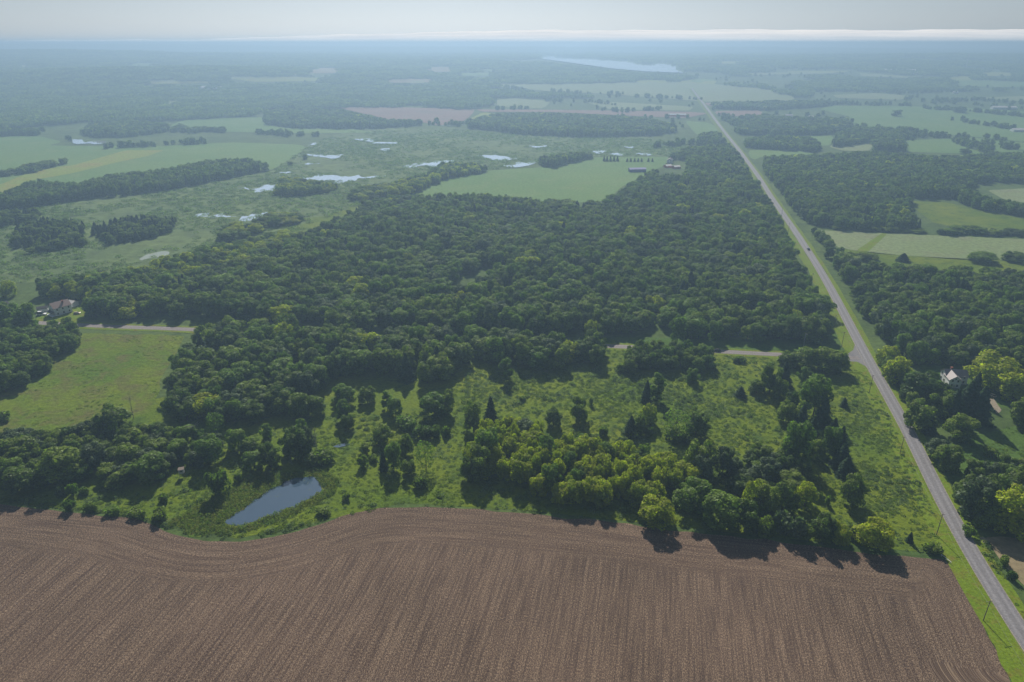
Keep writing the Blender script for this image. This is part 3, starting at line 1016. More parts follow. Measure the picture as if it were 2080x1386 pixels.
# hand-placed trees: px, top, foot, width, type, label
#HANDTREES
HAND_TREES = [
    (1768, 1060, 1118, 64, 'yellow', 'big round yellow-green tree at the right end of the field-edge tree row'),
    (1846, 1080, 1103, 13, 'conifer', 'small lone conifer in the grass between the round yellow tree and the road'),
    (1699, 1063, 1106, 38, 'yellow', 'small yellow-tinged tree just left of the big round yellow tree'),
    (1665, 1045, 1101, 46, 'green', 'green field-edge tree second to the left of the big round yellow tree'),
    (1728, 1068, 1092, 24, 'green', 'small dark tree tucked against the left side of the round yellow tree'),
    (1513, 1018, 1083, 44, 'green', 'tall narrow dark tree casting the longest shadow on the ploughed field'),
    (1460, 1005, 1078, 70, 'bright', 'broad two-lobed green tree at the ploughed field edge right of the yellow grove'),
    (1403, 975, 1042, 66, 'bright', 'rounded pale green tree at the right foot of the yellow grove'),
    (1333, 1014, 1072, 62, 'yellow', 'yellow-green tree standing out from the grove front beside the field'),
    (1317, 985, 1034, 44, 'yellow', 'yellow-green tree directly behind the grove-front tree by the field'),
    (1056, 925, 985, 52, 'yellow', 'yellow-green tree at the inner corner of the grove left half'),
    (975, 905, 978, 46, 'green', 'dark green tree at the left corner of the yellow grove'),
    (990, 870, 945, 46, 'bright', 'tall pale green tree at the upper left of the yellow grove'),
    (1066, 850, 905, 44, 'grey', 'grey-green tree in the upper left of the yellow grove'),
    (1527, 975, 1040, 40, 'yellow', 'yellow-topped tree behind the narrow dark field-edge tree'),
    (1553, 985, 1052, 42, 'green', 'green tree between the yellow-topped tree and the grey-green shrubs'),
    (1589, 979, 1048, 44, 'green', 'dark full tree left of the small yellowish tree in the thicket'),
    (1632, 982, 1034, 38, 'yellow', 'lone small yellowish tree on the grass left of the dark spruce-like tree'),
    (1556, 932, 988, 48, 'grey', 'grey-green broad tree in the middle of the right thicket'),
    (1728, 965, 1030, 42, 'green', 'dark leaning tree alone on the open grass near the road bend'),
    (1715, 925, 972, 36, 'conifer', 'dark conifer at the lower end of the conifer row'),
    (1706, 898, 955, 38, 'conifer', 'dark conifer second from the lower end of the conifer row'),
    (1702, 862, 925, 28, 'conifer', 'slim spruce on the road side in the middle of the conifer row'),
    (1689, 846, 894, 26, 'conifer', 'pointed blue-green spruce in the upper part of the conifer row'),
    (1682, 868, 932, 30, 'bright', 'rounded green tree mixed into the conifer row'),
    (1645, 842, 905, 32, 'conifer', 'spruce on the left flank of the conifer row beside the tall bright tree'),
    (1625, 818, 874, 28, 'conifer', 'dark spruce at the upper left of the conifer row'),
    (1668, 805, 868, 34, 'conifer', 'dark conifer below the broad tree at the top of the conifer row'),
    (1650, 763, 852, 56, 'bright', 'broad bright tree at the top of the conifer row below the junction'),
    (1615, 852, 946, 50, 'bright', 'tall bright round-topped tree left of the conifer row'),
    (1595, 812, 862, 36, 'green', 'green tree above the tall bright tree in the right thicket'),
    (1650, 892, 934, 27, 'green', 'small dark tree between the bright tree and the conifer row'),
    (1589, 920, 965, 38, 'green', 'dark shrubby tree at the foot of the tall bright tree'),
    (1542, 900, 945, 42, 'green', 'dark tree at the left edge of the right thicket'),
    (1625, 930, 975, 34, 'green', 'dark tree right of the thicket centre under the bright tree'),
    (1562, 733, 802, 32, 'green', 'tall dark tree just below the side road near the junction'),
    (1590, 730, 787, 30, 'conifer', 'dark conifer just below the side road near the junction'),
    (1582, 763, 812, 30, 'green', 'dark rounded tree below the two tall dark trees by the side road'),
    (1605, 790, 838, 26, 'green', 'dark small tree left of the broad bright tree'),
    (1632, 745, 778, 26, 'bright', 'small bright tree between the dark trees and the road junction'),
    (1503, 783, 808, 22, 'conifer', 'small dark juniper in the scrub meadow below the side road'),
    (1536, 768, 802, 30, 'green', 'low dark tree left of the tall dark trees by the side road'),
    (1672, 700, 757, 58, 'green', 'broad dark tree beside the road junction on its left'),
    (1630, 700, 752, 48, 'green', 'dark tree second to the left of the road junction'),
    (1700, 708, 756, 34, 'green', 'dark tree at the very corner of the road junction'),
    (1598, 712, 745, 34, 'green', 'lower dark tree third to the left of the road junction'),
    (1713, 806, 828, 15, 'conifer', 'tiny lone spruce in the grass between the conifer row and the road'),
    (1406, 746, 779, 24, 'bright', 'lone round green tree below the roadside hedge'),
    (1412, 834, 890, 46, 'green', 'umbrella-shaped tree with a bare trunk in the scrub meadow'),
    (1371, 828, 898, 48, 'sparse', 'thin feathery tree left of the umbrella-shaped tree'),
    (1417, 891, 970, 50, 'green', 'round-topped dark tree at the upper right end of the yellow grove'),
    (1423, 920, 985, 40, 'grey', 'greyish see-through tree below the round-topped tree right of the grove'),
    (1466, 908, 972, 38, 'grey', 'grey-green leaning tree right of the yellow grove'),
    (1492, 930, 972, 30, 'grey', 'small grey-brown tree in the open ground right of the grove'),
    (1314, 820, 866, 32, 'yellow', 'lone yellow lollipop-shaped tree in the scrub meadow'),
    (1280, 842, 888, 28, 'conifer', 'dark pointed tree at the left of the yellow lollipop-shaped tree'),
    (1298, 839, 882, 20, 'green', 'slim dark tree close left of the yellow lollipop-shaped tree'),
    (1312, 770, 818, 13, 'conifer', 'narrow dark juniper left of the slender pale-topped tree'),
    (1335, 755, 815, 17, 'tall', 'slender pale-topped tree right of the narrow juniper'),
    (1175, 804, 860, 32, 'green', 'dark mid-meadow tree with a narrow foot'),
    (1124, 826, 869, 30, 'green', 'round dark bushy tree left of the narrow-footed meadow tree'),
    (1028, 722, 774, 24, 'tall', 'lone slender tree standing in front of the middle wood'),
    (997, 803, 856, 25, 'conifer', 'dark pointed tree in the meadow between the wood and the grove'),
    (962, 812, 878, 23, 'green', 'dark narrow tree left of the pointed meadow tree'),
    (882, 800, 853, 50, 'bright', 'leafy tree at the lower right tip of the middle wood'),
    (905, 790, 842, 34, 'green', 'dark tree beside the leafy tree at the right tip of the middle wood'),
    (804, 806, 847, 27, 'bright', 'small round tree in the grass below the middle wood'),
    (788, 791, 833, 20, 'tall', 'slender tree left of the small round tree below the middle wood'),
    (747, 783, 822, 30, 'green', 'dark bushy tree at the foot of the middle wood, second from the gap'),
    (699, 780, 824, 42, 'bright', 'round tree at the foot of the middle wood above the paired small trees'),
    (699, 811, 860, 27, 'bright', 'pale slender tree of the pair in the meadow above the small pool'),
    (708, 838, 876, 24, 'green', 'dark small tree of the pair in the meadow above the small pool'),
    (613, 796, 850, 44, 'green', 'large tree at the lower corner of the middle wood'),
    (645, 800, 845, 36, 'green', 'dark tree jutting from the lower corner of the middle wood'),
    (602, 866, 937, 52, 'green', 'large dark cone-shaped tree above the big pond'),
    (613, 851, 890, 24, 'bright', 'small pale tree behind the dark cone-shaped tree above the pond'),
    (625, 868, 925, 30, 'grey', 'greyish tree between the cone-shaped tree and the dead tree'),
    (552, 896, 954, 36, 'green', 'narrow dark tree left of the cone-shaped tree above the pond'),
    (518, 915, 956, 38, 'bright', 'small leafy tree left of the narrow dark tree above the pond'),
    (543, 861, 894, 22, 'bright', 'small lit tree in the shade below the middle wood'),
    (478, 810, 860, 30, 'bright', 'small lit tree in front of the dark left end of the middle wood'),
    (442, 835, 884, 30, 'sparse', 'thin poplar rising above the left thicket'),
    (486, 869, 918, 38, 'bright', 'leafy tree at the right end of the left thicket'),
    (509, 888, 925, 30, 'green', 'rounded tree at the far right tip of the left thicket'),
    (430, 888, 948, 48, 'bright', 'rounded soft green tree in the left thicket above the grass track'),
    (777, 863, 905, 35, 'green', 'dark spreading tree in the meadow right of the small pool'),
    (825, 880, 925, 27, 'green', 'round-topped small tree with a visible stem in the meadow'),
    (780, 915, 956, 18, 'conifer', 'narrow dark juniper left of the twin meadow trees'),
    (801, 901, 958, 30, 'bright', 'two-tiered tree casting a shadow toward the curved field edge'),
    (831, 931, 967, 24, 'green', 'dark small tree right of the two-tiered meadow tree'),
    (742, 898, 924, 22, 'green', 'small dark round tree above the shrub pair right of the pool'),
    (866, 893, 956, 32, 'sparse', 'see-through spindly tree alone in the bright meadow'),
    (952, 928, 980, 24, 'green', 'dark shrubby tree at the outer left edge of the yellow grove'),
    (237, 820, 890, 60, 'green', 'large dark tree rising behind the left thicket beside the hay meadow'),
    (188, 866, 908, 40, 'green', 'dark tree left of the large one beside the hay meadow'),
    (148, 862, 908, 36, 'green', 'dark tree at the hay meadow corner of the left thicket'),
    (130, 906, 985, 74, 'green', 'large dark spreading tree in the front of the left thicket'),
    (54, 946, 1003, 62, 'green', 'rounded tree nearest the ploughed field at the left edge'),
    (35, 928, 976, 42, 'bright', 'yellowish-topped tree behind the rounded tree at the left edge'),
    (42, 885, 952, 72, 'green', 'large dark tree at the left edge of the left thicket'),
    (199, 900, 955, 44, 'grey', 'brownish-green tree in the middle of the left thicket'),
    (245, 948, 990, 54, 'green', 'low broad tree at the front of the left thicket'),
    (312, 922, 980, 58, 'bright', 'soft rounded tree left of the small grey box stand'),
    (270, 900, 950, 44, 'green', 'dark tree behind the soft rounded tree in the left thicket'),
    (1821, 724, 782, 48, 'yellow', 'yellow-green tree beside the road just below the junction'),
    (1800, 700, 745, 36, 'yellow', 'smaller yellow-green tree beside the road opposite the junction'),
    (1868, 750, 822, 78, 'green', 'broad dark tree left of the white gabled house'),
    (1905, 790, 852, 44, 'green', 'dark tree in front of the white gabled house on its left'),
    (1944, 838, 898, 54, 'green', 'rounded green tree below the conifers of the house garden'),
    (1862, 812, 878, 52, 'green', 'dark tree by the road below the broad dark garden tree'),
    (1955, 768, 852, 46, 'conifer', 'tall dark conifer in front of the white gabled house'),
    (1982, 778, 862, 44, 'conifer', 'tall dark conifer right of the one in front of the house'),
    (1930, 786, 858, 40, 'conifer', 'dark conifer close below the gable of the white house'),
    (1975, 752, 812, 28, 'conifer', 'blue-green spruce at the right end of the white house'),
    (2010, 712, 792, 84, 'yellow', 'big yellow-green tree behind and right of the white house'),
    (2055, 750, 818, 62, 'yellow', 'yellow-green tree at the right edge beyond the parked vehicles'),
    (2067, 803, 868, 44, 'green', 'dark tree at the right edge below the parked vehicles'),
    (1918, 900, 957, 46, 'green', 'dark tree by the road at the upper edge of the right lawn'),
    (1898, 892, 936, 38, 'grey', 'grey-green tree by the road above the right lawn'),
    (2050, 995, 1095, 78, 'yellow', 'large yellow-topped tree at the right edge by the dirt field'),
    (1975, 975, 1060, 64, 'grey', 'greyish-green tree beside the road left of the yellow-topped tree'),
    (2012, 968, 1050, 56, 'green', 'dark green tree behind the large yellow-topped tree'),
    (2070, 950, 1010, 50, 'green', 'dark tree at the right edge above the yellow-topped tree'),
    (1995, 1010, 1078, 40, 'green', 'dark tree nearest the gateway to the dirt field'),
    (1375, 640, 700, 26, 'bright', 'slim lit tree at the notch in the wood edge above the side road'),
    (25, 610, 668, 40, 'bright', 'pale feathery tree at the left edge in front of the small house'),
    (62, 612, 675, 36, 'bright', 'pale feathery tree between the small house and the white farmhouse'),
    (1640, 640, 698, 52, 'green', 'broad tree at the corner of the main wood beside the main road'),
]
HAND_BUSHES = [
    (650, 918, 947, 66, 'green', 'long dark shrub mass above the pond at the foot of the dead tree'),
    (448, 950, 1008, 44, 'green', 'large round shrub on the slope left of the big pond'),
    (484, 962, 982, 16, 'green', 'small dark shrub right of the large round shrub by the pond'),
    (831, 847, 874, 52, 'bright', 'wide shrub in the meadow below the small round tree'),
    (858, 864, 894, 40, 'green', 'dark shrub right of the wide meadow shrub'),
    (884, 862, 890, 28, 'green', 'dark shrub at the right end of the meadow shrub row'),
    (906, 863, 886, 22, 'green', 'small rounded dark shrub beyond the meadow shrub row'),
    (737, 922, 951, 25, 'green', 'dark shrub left of the meadow shrub pair'),
    (758, 923, 940, 22, 'green', 'dark shrub right of the meadow shrub pair'),
    (855, 966, 996, 32, 'green', 'low spreading shrub below the spindly meadow tree'),
    (704, 1002, 1018, 17, 'green', 'small round shrub right of the big pond'),
    (658, 1033, 1049, 32, 'green', 'low dark shrub on the bank between pond and ploughed field'),
    (905, 862, 888, 14, 'green', 'small upright dark shrub in the bright meadow'),
    (1061, 803, 815, 14, 'green', 'tiny shrub in the upper scrub meadow'),
    (1200, 807, 824, 9, 'green', 'tiny upright shrub right of the narrow-footed meadow tree'),
    (1226, 861, 889, 23, 'green', 'round dark shrub behind the yellow grove'),
    (1175, 877, 894, 20, 'green', 'low dark shrub against the back of the yellow grove'),
    (1262, 888, 905, 28, 'green', 'dark shrub at the back edge of the yellow grove'),
    (1288, 868, 893, 40, 'green', 'dark shrub mass at the foot of the pointed tree'),
    (1316, 862, 886, 24, 'green', 'dark shrub under the yellow lollipop-shaped tree'),
    (1370, 868, 900, 46, 'green', 'dark shrub mass under the feathery tree'),
    (1400, 878, 905, 40, 'green', 'dark shrub mass under the umbrella-shaped tree'),
    (1891, 1106, 1129, 36, 'green', 'rounded shrub at the corner of the ploughed field by the mown verge'),
    (1553, 1052, 1093, 44, 'green', 'dark shrub at the field edge right of the narrow dark tree'),
    (1599, 1042, 1097, 58, 'grey', 'large grey-green shrub at the ploughed field edge'),
    (1634, 1066, 1102, 34, 'green', 'dark shrub right of the grey-green shrub at the field edge'),
    (1655, 998, 1018, 22, 'green', 'low shrub right of the lone small yellowish tree'),
    (1680, 1003, 1028, 14, 'green', 'small dark upright shrub on the open grass'),
    (142, 1016, 1041, 26, 'green', 'dark shrub casting a shadow on the left of the ploughed field'),
    (186, 1022, 1042, 28, 'green', 'dark low shrub second in the left field-edge row'),
    (232, 1028, 1048, 34, 'bright', 'light low shrub third in the left field-edge row'),
    (285, 1032, 1054, 36, 'green', 'dark low shrub fourth in the left field-edge row'),
    (325, 1032, 1060, 40, 'green', 'dark low shrub last in the left field-edge row'),
    (336, 999, 1023, 27, 'green', 'round shrub alone on the slope above the left field-edge row'),
    (150, 981, 1011, 22, 'bright', 'bright upright shrub below the left thicket'),
    (127, 984, 1011, 24, 'grey', 'greyish shrub beside the bright upright one below the left thicket'),
    (172, 988, 1008, 24, 'green', 'dark shrub right of the bright upright one below the left thicket'),
    (1610, 945, 968, 30, 'green', 'shrub in the shade under the conifer row'),
    (2035, 1128, 1150, 22, 'green', 'round shrub in the ditch strip beside the dirt field'),
    (2052, 1158, 1182, 20, 'green', 'shrub lower down the ditch strip beside the dirt field'),
    (1965, 1068, 1092, 26, 'bright', 'bright shrub beside the gateway to the dirt field'),
    (1925, 930, 965, 30, 'green', 'dark shrub on the road side of the right lawn'),
    (1262, 732, 758, 22, 'green', 'round shrub at the left end of the roadside hedge'),
    (6, 835, 858, 44, 'green', 'low dark shrub at the left edge of the hay meadow'),
    (2010, 905, 930, 30, 'green', 'low shrub at the upper edge of the right lawn'),
    (1500, 720, 738, 30, 'green', 'low clipped-looking shrub by the side road near the dark car'),
]
hx = []
for (px, yt, yb, w, typ, lab) in HAND_TREES:
    x, y, h, rad = from_px(px, yt, yb, w)
    place_tree(x, y, h * .96, max(rad * 1.14, h * (.30 if typ not in ('conifer', 'tall') else .24)), typ, lab)
    hx.append((x, y))
for (px, yt, yb, w, typ, lab) in HAND_BUSHES:
    x, y, h, rad = from_px(px, yt, yb, w)
    place_bush(x, y, h, rad, typ, lab)

def field_noise(x, y, s, sd):
    return (np.sin(x * s + sd) * np.sin(y * s * 1.3 + sd * 2) + .7 * np.sin(x * s * 2.7 + y * s * 1.9 + sd) + .5 * np.sin(x * s * 5.1 - y * s * 4.3 + sd * 3)) / 1.5


# ---- woods: (phrase, silhouette polygon, spacing m, mix, height range, top tolerance)
W_GREEN = {'green': .62, 'bright': .24, 'grey': .08, 'yellow': .03, 'conifer': .03}
W_MIX = {'green': .2, 'bright': .33, 'yellow': .42, 'grey': .05}
WOODS = [
    ('main wood behind the side road', [(150, 560), (280, 545), (400, 528), (470, 515), (560, 505), (640, 462), (700, 432), (760, 400), (880, 393), (980, 392), (1050, 402), (1215, 408), (1260, 388), (1310, 352), (1370, 335),
                                        (1480, 300), (1500, 312), (1545, 385), (1575, 430), (1600, 470), (1630, 540), (1665, 600), (1690, 655), (1692, 690), (1560, 693), (1420, 692), (1360, 680), (1330, 660), (1310, 684), (1220, 684), (1000, 680), (700, 668), (400, 648), (385, 648), (180, 644)], 10.3, W_GREEN, (10, 14.5), 3),
    ('yellow-tinged left wood', [(-150, 585), (0, 572), (150, 555), (280, 540), (330, 520), (420, 500), (560, 470), (650, 455), (600, 500), (500, 540), (380, 600), (300, 650), (176, 652), (175, 610), (60, 600), (-150, 612)], 9.8, W_MIX, (8.5, 12.5), 2),
    ('middle wood below the side road', [(330, 770), (345, 735), (380, 690), (400, 655), (470, 640), (580, 630), (640, 630), (800, 640), (1000, 650), (1110, 662), (1235, 676), (1246, 700), (1236, 738), (1120, 752), (1000, 738), (930, 742), (940, 765), (930, 778), (870, 782), (800, 768), (740, 758), (690, 768), (650, 800), (622, 832), (590, 848), (520, 862), (420, 868), (330, 840), (310, 800)], 10.5, W_GREEN, (11, 15), 4),
    ('left-edge tree group above the hay meadow', [(-120, 640), (0, 640), (60, 650), (90, 655), (165, 640), (172, 690), (120, 735), (65, 785), (0, 800), (-120, 830)], 7.0, {'green': .65, 'bright': .35}, (8, 11.5), 3),
    ('left thicket above the ploughed field', [(-140, 880), (0, 875), (120, 870), (200, 850), (280, 860), (360, 862), (430, 880), (450, 915), (420, 950), (360, 962), (300, 985), (180, 985), (100, 998), (0, 1005), (-140, 1010)], 6.5, {'green': .7, 'bright': .2, 'grey': .1}, (6, 9.5), 2),
    ('yellow-green grove beside the ploughed field', [(955, 975), (955, 900), (985, 850), (1090, 845), (1120, 882), (1200, 885), (1300, 895), (1400, 915), (1425, 950), (1420, 995), (1340, 1020), (1240, 1035), (1180, 1030), (1090, 1015), (1040, 985)], 6.2, {'yellow': .88, 'green': .06, 'bright': .06}, (8.5, 11), 2),
    ('thicket right of the yellow-green grove', [(1500, 935), (1570, 900), (1640, 900), (1660, 960), (1640, 1000), (1600, 1050), (1520, 1060), (1500, 1000)], 9.0, {'green': .7, 'bright': .2, 'grey': .1}, (5, 8), 1),
    ('roadside hedge below the side road', [(1268, 720), (1290, 696), (1360, 690), (1420, 692), (1445, 705), (1475, 738), (1440, 755), (1340, 758), (1265, 754)], 6, {'green': .6, 'bright': .4}, (8, 11), 3),
    ('wood right of the main road', [(1660, 500), (1700, 505), (1760, 532), (1840, 540), (2000, 545), (2250, 560), (2250, 760), (2080, 752), (1980, 745), (1900, 738), (1850, 742), (1815, 715), (1770, 660), (1740, 610), (1700, 545)], 9.4, {'green': .66, 'bright': .22, 'grey': .08, 'conifer': .04}, (8.5, 13), 3),
    ('garden of the white gabled house', [(1780, 700), (1850, 745), (1880, 800), (1900, 850), (1960, 870), (2040, 850), (2090, 900), (2250, 900), (2250, 850), (2060, 830), (2000, 850), (1960, 900), (1900, 900), (1840, 850), (1800, 770)], 7.0, {'green': .7, 'conifer': .15, 'bright': .15}, (7, 10), 2),
    ('right-edge trees by the dirt field', [(1930, 960), (1980, 940), (2060, 930), (2200, 930), (2240, 1080), (2080, 1080), (1990, 1075), (1950, 1030)], 7.0, {'green': .6, 'grey': .25, 'bright': .15}, (6, 9), 2),
    ('far wood right of the main road', [(1540, 330), (1560, 318), (1650, 315), (1780, 308), (1900, 318), (2080, 310), (2250, 312), (2250, 380), (2080, 372), (2010, 372), (1960, 380), (2000, 400), (2080, 410), (2250, 420), (2250, 450), (2080, 440), (1980, 425), (1930, 405), (1840, 405), (1860, 440), (1890, 462), (1800, 472), (1700, 466), (1640, 455), (1610, 425), (1570, 370)], 8.0, W_GREEN, (9, 13), 3),
    ('tree line beside the pale crop field', [(1640, 452), (1670, 470), (1700, 502), (1745, 512), (1760, 528), (1700, 525), (1655, 480)], 7, W_GREEN, (7, 10), 2),
    ('tree belt below the left green field', [(-150, 400), (0, 392), (70, 365), (150, 372), (250, 352), (330, 345), (400, 330), (460, 322), (500, 322), (552, 338), (552, 346), (480, 360), (340, 388), (150, 408), (60, 422), (0, 428), (-150, 440)], 8, {'green': .75, 'bright': .2, 'conifer': .05}, (9, 13), 3),
    ('tree belt above the far green field', [(780, 400), (800, 372), (830, 360), (880, 345), (900, 330), (960, 332), (1000, 338), (1030, 338), (1030, 345), (980, 352), (900, 365), (860, 385), (830, 400)], 8, W_MIX, (9, 12), 3),
    ('tree belt above the far green field', [(1090, 338), (1100, 320), (1150, 312), (1200, 310), (1215, 318), (1180, 328), (1120, 342)], 8, W_GREEN, (9, 12), 3),
    ('island of trees in the marsh', [(560, 380), (575, 360), (600, 362), (680, 375), (700, 385), (660, 392), (590, 400), (560, 396)], 8, W_MIX, (6, 10), 3),
    ('trees along the marsh edge', [(700, 405), (720, 382), (780, 372), (830, 362), (830, 385), (780, 400), (720, 412)], 11, W_MIX, (6, 9), 2),
    ('trees along the marsh edge', [(445, 485), (450, 455), (500, 450), (560, 432), (640, 430), (600, 455), (530, 470), (480, 492)], 12, W_MIX, (6, 9), 2),
    ('farm wood by the metal roofs', [(1345, 345), (1350, 318), (1400, 300), (1480, 292), (1500, 312), (1400, 350)], 8, W_GREEN, (9, 12), 3),
    ('conifer stand in the marsh', [(20, 500), (30, 455), (90, 440), (170, 445), (170, 500), (110, 512), (60, 515)], 7, {'conifer': .8, 'green': .2}, (6, 9), 2),
    ('conifer stand in the marsh', [(180, 480), (190, 450), (260, 435), (350, 440), (370, 462), (310, 485), (230, 498)], 7, {'conifer': .8, 'green': .2}, (6, 9), 2),
    ('conifer stand in the marsh', [(-100, 440), (0, 425), (90, 422), (80, 445), (0, 465), (-100, 470)], 8, {'conifer': .8, 'green': .2}, (6, 9), 2),
    ('hedgerow across the right fields', [(1880, 478), (1885, 466), (1940, 462), (2080, 470), (2250, 475), (2250, 484), (2080, 480), (1950, 478)], 9, W_GREEN, (4, 7), 5),
    ('hedgerow across the right fields', [(1700, 468), (1700, 460), (1800, 464), (1880, 470), (1880, 474), (1800, 472)], 12, W_GREEN, (2.5, 4), 5),
    ('row of field trees before the right wood', [(1740, 530), (1740, 512), (1830, 520), (2080, 515), (2250, 525), (2250, 538), (2080, 535), (1860, 534)], 13, W_GREEN, (5, 9), 6),
    ('far wood by the straight road', [(1418, 290), (1422, 272), (1455, 268), (1472, 280), (1470, 296), (1430, 298)], 10, W_GREEN, (10, 13), 3),
    ('far wood by the straight road', [(1510, 300), (1515, 282), (1560, 276), (1650, 280), (1668, 296), (1660, 310), (1560, 304)], 10, W_GREEN, (10, 13), 3),
    ('distant wood above the marsh', [(940, 262), (965, 240), (1010, 232), (1090, 230), (1180, 233), (1300, 240), (1370, 252), (1382, 268), (1340, 275), (1200, 280), (1050, 274), (990, 264)], 10, W_GREEN, (11, 14), 3),
    ('distant wood above the marsh', [(535, 252), (538, 225), (600, 220), (690, 224), (790, 244), (860, 244), (868, 254), (760, 262), (600, 262)], 10, W_GREEN, (11, 14), 3),
    ('distant woods on the right', [(1690, 298), (1700, 272), (1740, 258), (1820, 262), (1880, 275), (1960, 282), (2010, 308), (1960, 300), (1920, 282), (1838, 280), (1838, 308), (1780, 312), (1770, 290), (1700, 300)], 10, W_GREEN, (9, 13), 3),
    ('distant woods on the right', [(1500, 275), (1480, 245), (1540, 236), (1600, 238), (1720, 240), (1735, 256), (1690, 274), (1600, 276)], 11, W_GREEN, (9, 13), 3),
    ('distant woods on the right', [(1450, 222), (1450, 208), (1560, 206), (1690, 205), (1680, 216), (1560, 226)], 12, W_GREEN, (9, 13), 3),
    ('trees in the left green field', [(-100, 352), (0, 350), (30, 338), (90, 328), (140, 320), (148, 330), (80, 348), (0, 362), (-100, 370)], 12, W_GREEN, (7, 10), 3),
    ('trees beyond the left green field', [(-150, 268), (0, 262), (70, 262), (84, 276), (0, 278), (-150, 278)], 10, W_GREEN, (9, 12), 3),
    ('trees beyond the left green field', [(165, 270), (180, 250), (260, 245), (340, 252), (340, 268), (260, 280), (190, 280)], 10, W_GREEN, (9, 12), 3),
    ('trees beyond the left green field', [(345, 268), (365, 252), (380, 260), (470, 262), (470, 268), (380, 270)], 12, W_GREEN, (8, 11), 4),
    ('spruce row by the far farm', [(1, 1), (2, 1), (2, 2)], 9, W_GREEN, (1, 2), 1),
]
MARSH = [(-200, 445), (200, 405), (550, 352), (620, 300), (700, 268), (900, 262), (1000, 270), (1290, 280), (1390, 290), (1470, 300), (1480, 318), (1340, 318), (1200, 318), (1000, 345), (860, 362), (790, 395), (640, 450), (520, 520), (300, 540), (100, 565), (-200, 598)]
CLEAR = [
    [(905, 610), (915, 575), (950, 555), (1000, 548), (1010, 562), (965, 590), (950, 612)],       # hollow in the main wood
    [(1890, 740), (1960, 745), (2010, 770), (2045, 845), (2010, 845), (1975, 800), (1890, 790)],    # house plot
    [(-20, 652), (60, 650), (100, 660), (180, 648), (176, 612), (60, 612), (-20, 615)],
    [(1330, 372), (1338, 326), (1392, 326), (1400, 350), (1392, 374)],
]
trees = []      # x, y, h, r, type, region
TYPES = list(SPEC)
for ri, (phrase, poly, sp, mixd, (h0, h1), tol) in enumerate(WOODS):
    P = resample(poly, 12)
    x, y, z = unproj(P[:, 0], P[:, 1])
    if y.max() < 5:
        continue
    x0, x1, y0, y1 = x.min() - 5, x.max() + 5, y.min() - 5, y.max() + 5
    gx, gy = np.meshgrid(np.arange(x0, x1, sp), np.arange(y0, y1, sp * .87))
    gx = gx + (np.arange(gx.shape[0]) % 2)[:, None] * sp / 2
    gx = gx.ravel() + rng.uniform(-.38, .38, gx.size) * sp; gy = gy.ravel() + rng.uniform(-.38, .38, gy.size) * sp
    if len(gx) == 0:
        continue
    gz = hz(gx, gy)
    hh = rng.uniform(h0, h1, gx.size) * (0.80 + .36 * (np.sin(gx * .031 + gy * .012 + ri) * np.sin(gy * .027 + 1.3 * ri) * .5 + .5))
    em = rng.uniform(0, 1, gx.size) < .14
    hh = np.where(em, hh * 1.14, hh)
    bx, by = proj(gx, gy, gz)
    tx, ty = proj(gx, gy, gz + hh)
    ok = pip(bx, by, poly) & pip(tx, ty + tol, poly)
    ok &= ~road_mask(gx, gy)
    for c in CLEAR:
        ok &= ~pip(bx, by, c)
    for (ax, ay) in hx:
        ok &= (gx - ax) ** 2 + (gy - ay) ** 2 > 9
    gx, gy, hh = gx[ok], gy[ok], hh[ok]
    ks = list(mixd); pw = np.array([mixd[k] for k in ks]); pw = pw / pw.sum()
    wts = np.array([pw[i] * np.exp(1.6 * field_noise(gx, gy, .019, 3.1 * len(k) + ri) * (k != 'green')) for i, k in enumerate(ks)]).T
    cum = np.cumsum(wts / wts.sum(1)[:, None], 1)
    ty_ = (rng.uniform(0, 1, len(gx))[:, None] > cum).sum(1).clip(0, len(ks) - 1)
    rr = sp * rng.uniform(.40, .78, len(gx)) * np.where(em[ok], 1.3, 1.0)
    for a, b, c, d, e in zip(gx, gy, hh, rr, ty_):
        k = ks[e]
        trees.append((a, b, c * (.95 if k == 'yellow' else 1), d if k != 'conifer' else d * .6, k, ri))
HEDGES = [[(1840, 285), (1880, 277), (1955, 282)], [(1955, 284), (2010, 311)], [(1950, 247), (1975, 252), (2060, 264)], [(1735, 262), (1790, 260), (1850, 270), (1885, 277)],
          [(1000, 223), (1060, 222), (1105, 223)], [(1110, 206), (1200, 209), (1255, 215)], [(1245, 227), (1300, 227), (1345, 222)], [(1120, 187), (1180, 191), (1260, 193)],
          [(1280, 197), (1360, 200), (1430, 205)], [(345, 270), (470, 268)], [(530, 272), (600, 277), (650, 277)], [(1500, 243), (1560, 240), (1640, 243)], [(1660, 216), (1700, 212), (1850, 216)],
          [(1880, 222), (1960, 226), (2080, 238)], [(1468, 236), (1500, 258), (1524, 272)], [(1025, 186), (1030, 178), (1070, 186)], [(230, 300), (300, 298), (420, 292)], [(1990, 292), (2080, 308)],
          [(1560, 190), (1640, 186), (1700, 186)], [(880, 250), (900, 258), (960, 250)], [(1330, 300), (1400, 292), (1450, 300)], [(1760, 188), (1840, 190), (1960, 186)], [(1900, 208), (1990, 204), (2080, 212)]]
HR = len(WOODS)
WOODS.append(('hedgerow trees across the far farmland', None, 0, None, None, 0))
for hp in HEDGES:
    hq = np.array([G(*p)[:2] for p in hp])
    q = curve_pts(hq, 7, 0)
    for a in q:
        if rng.uniform() < .72 and field_noise(a[0], a[1], .02, 4.0) > -.5:
            for _ in range(int(rng.integers(1, 4))):
                hgt = rng.uniform(6, 12)
                trees.append((a[0] + rng.normal(0, 6), a[1] + rng.normal(0, 9), hgt, hgt * rng.uniform(.35, .55), 'green' if rng.uniform() < .8 else 'bright', HR))
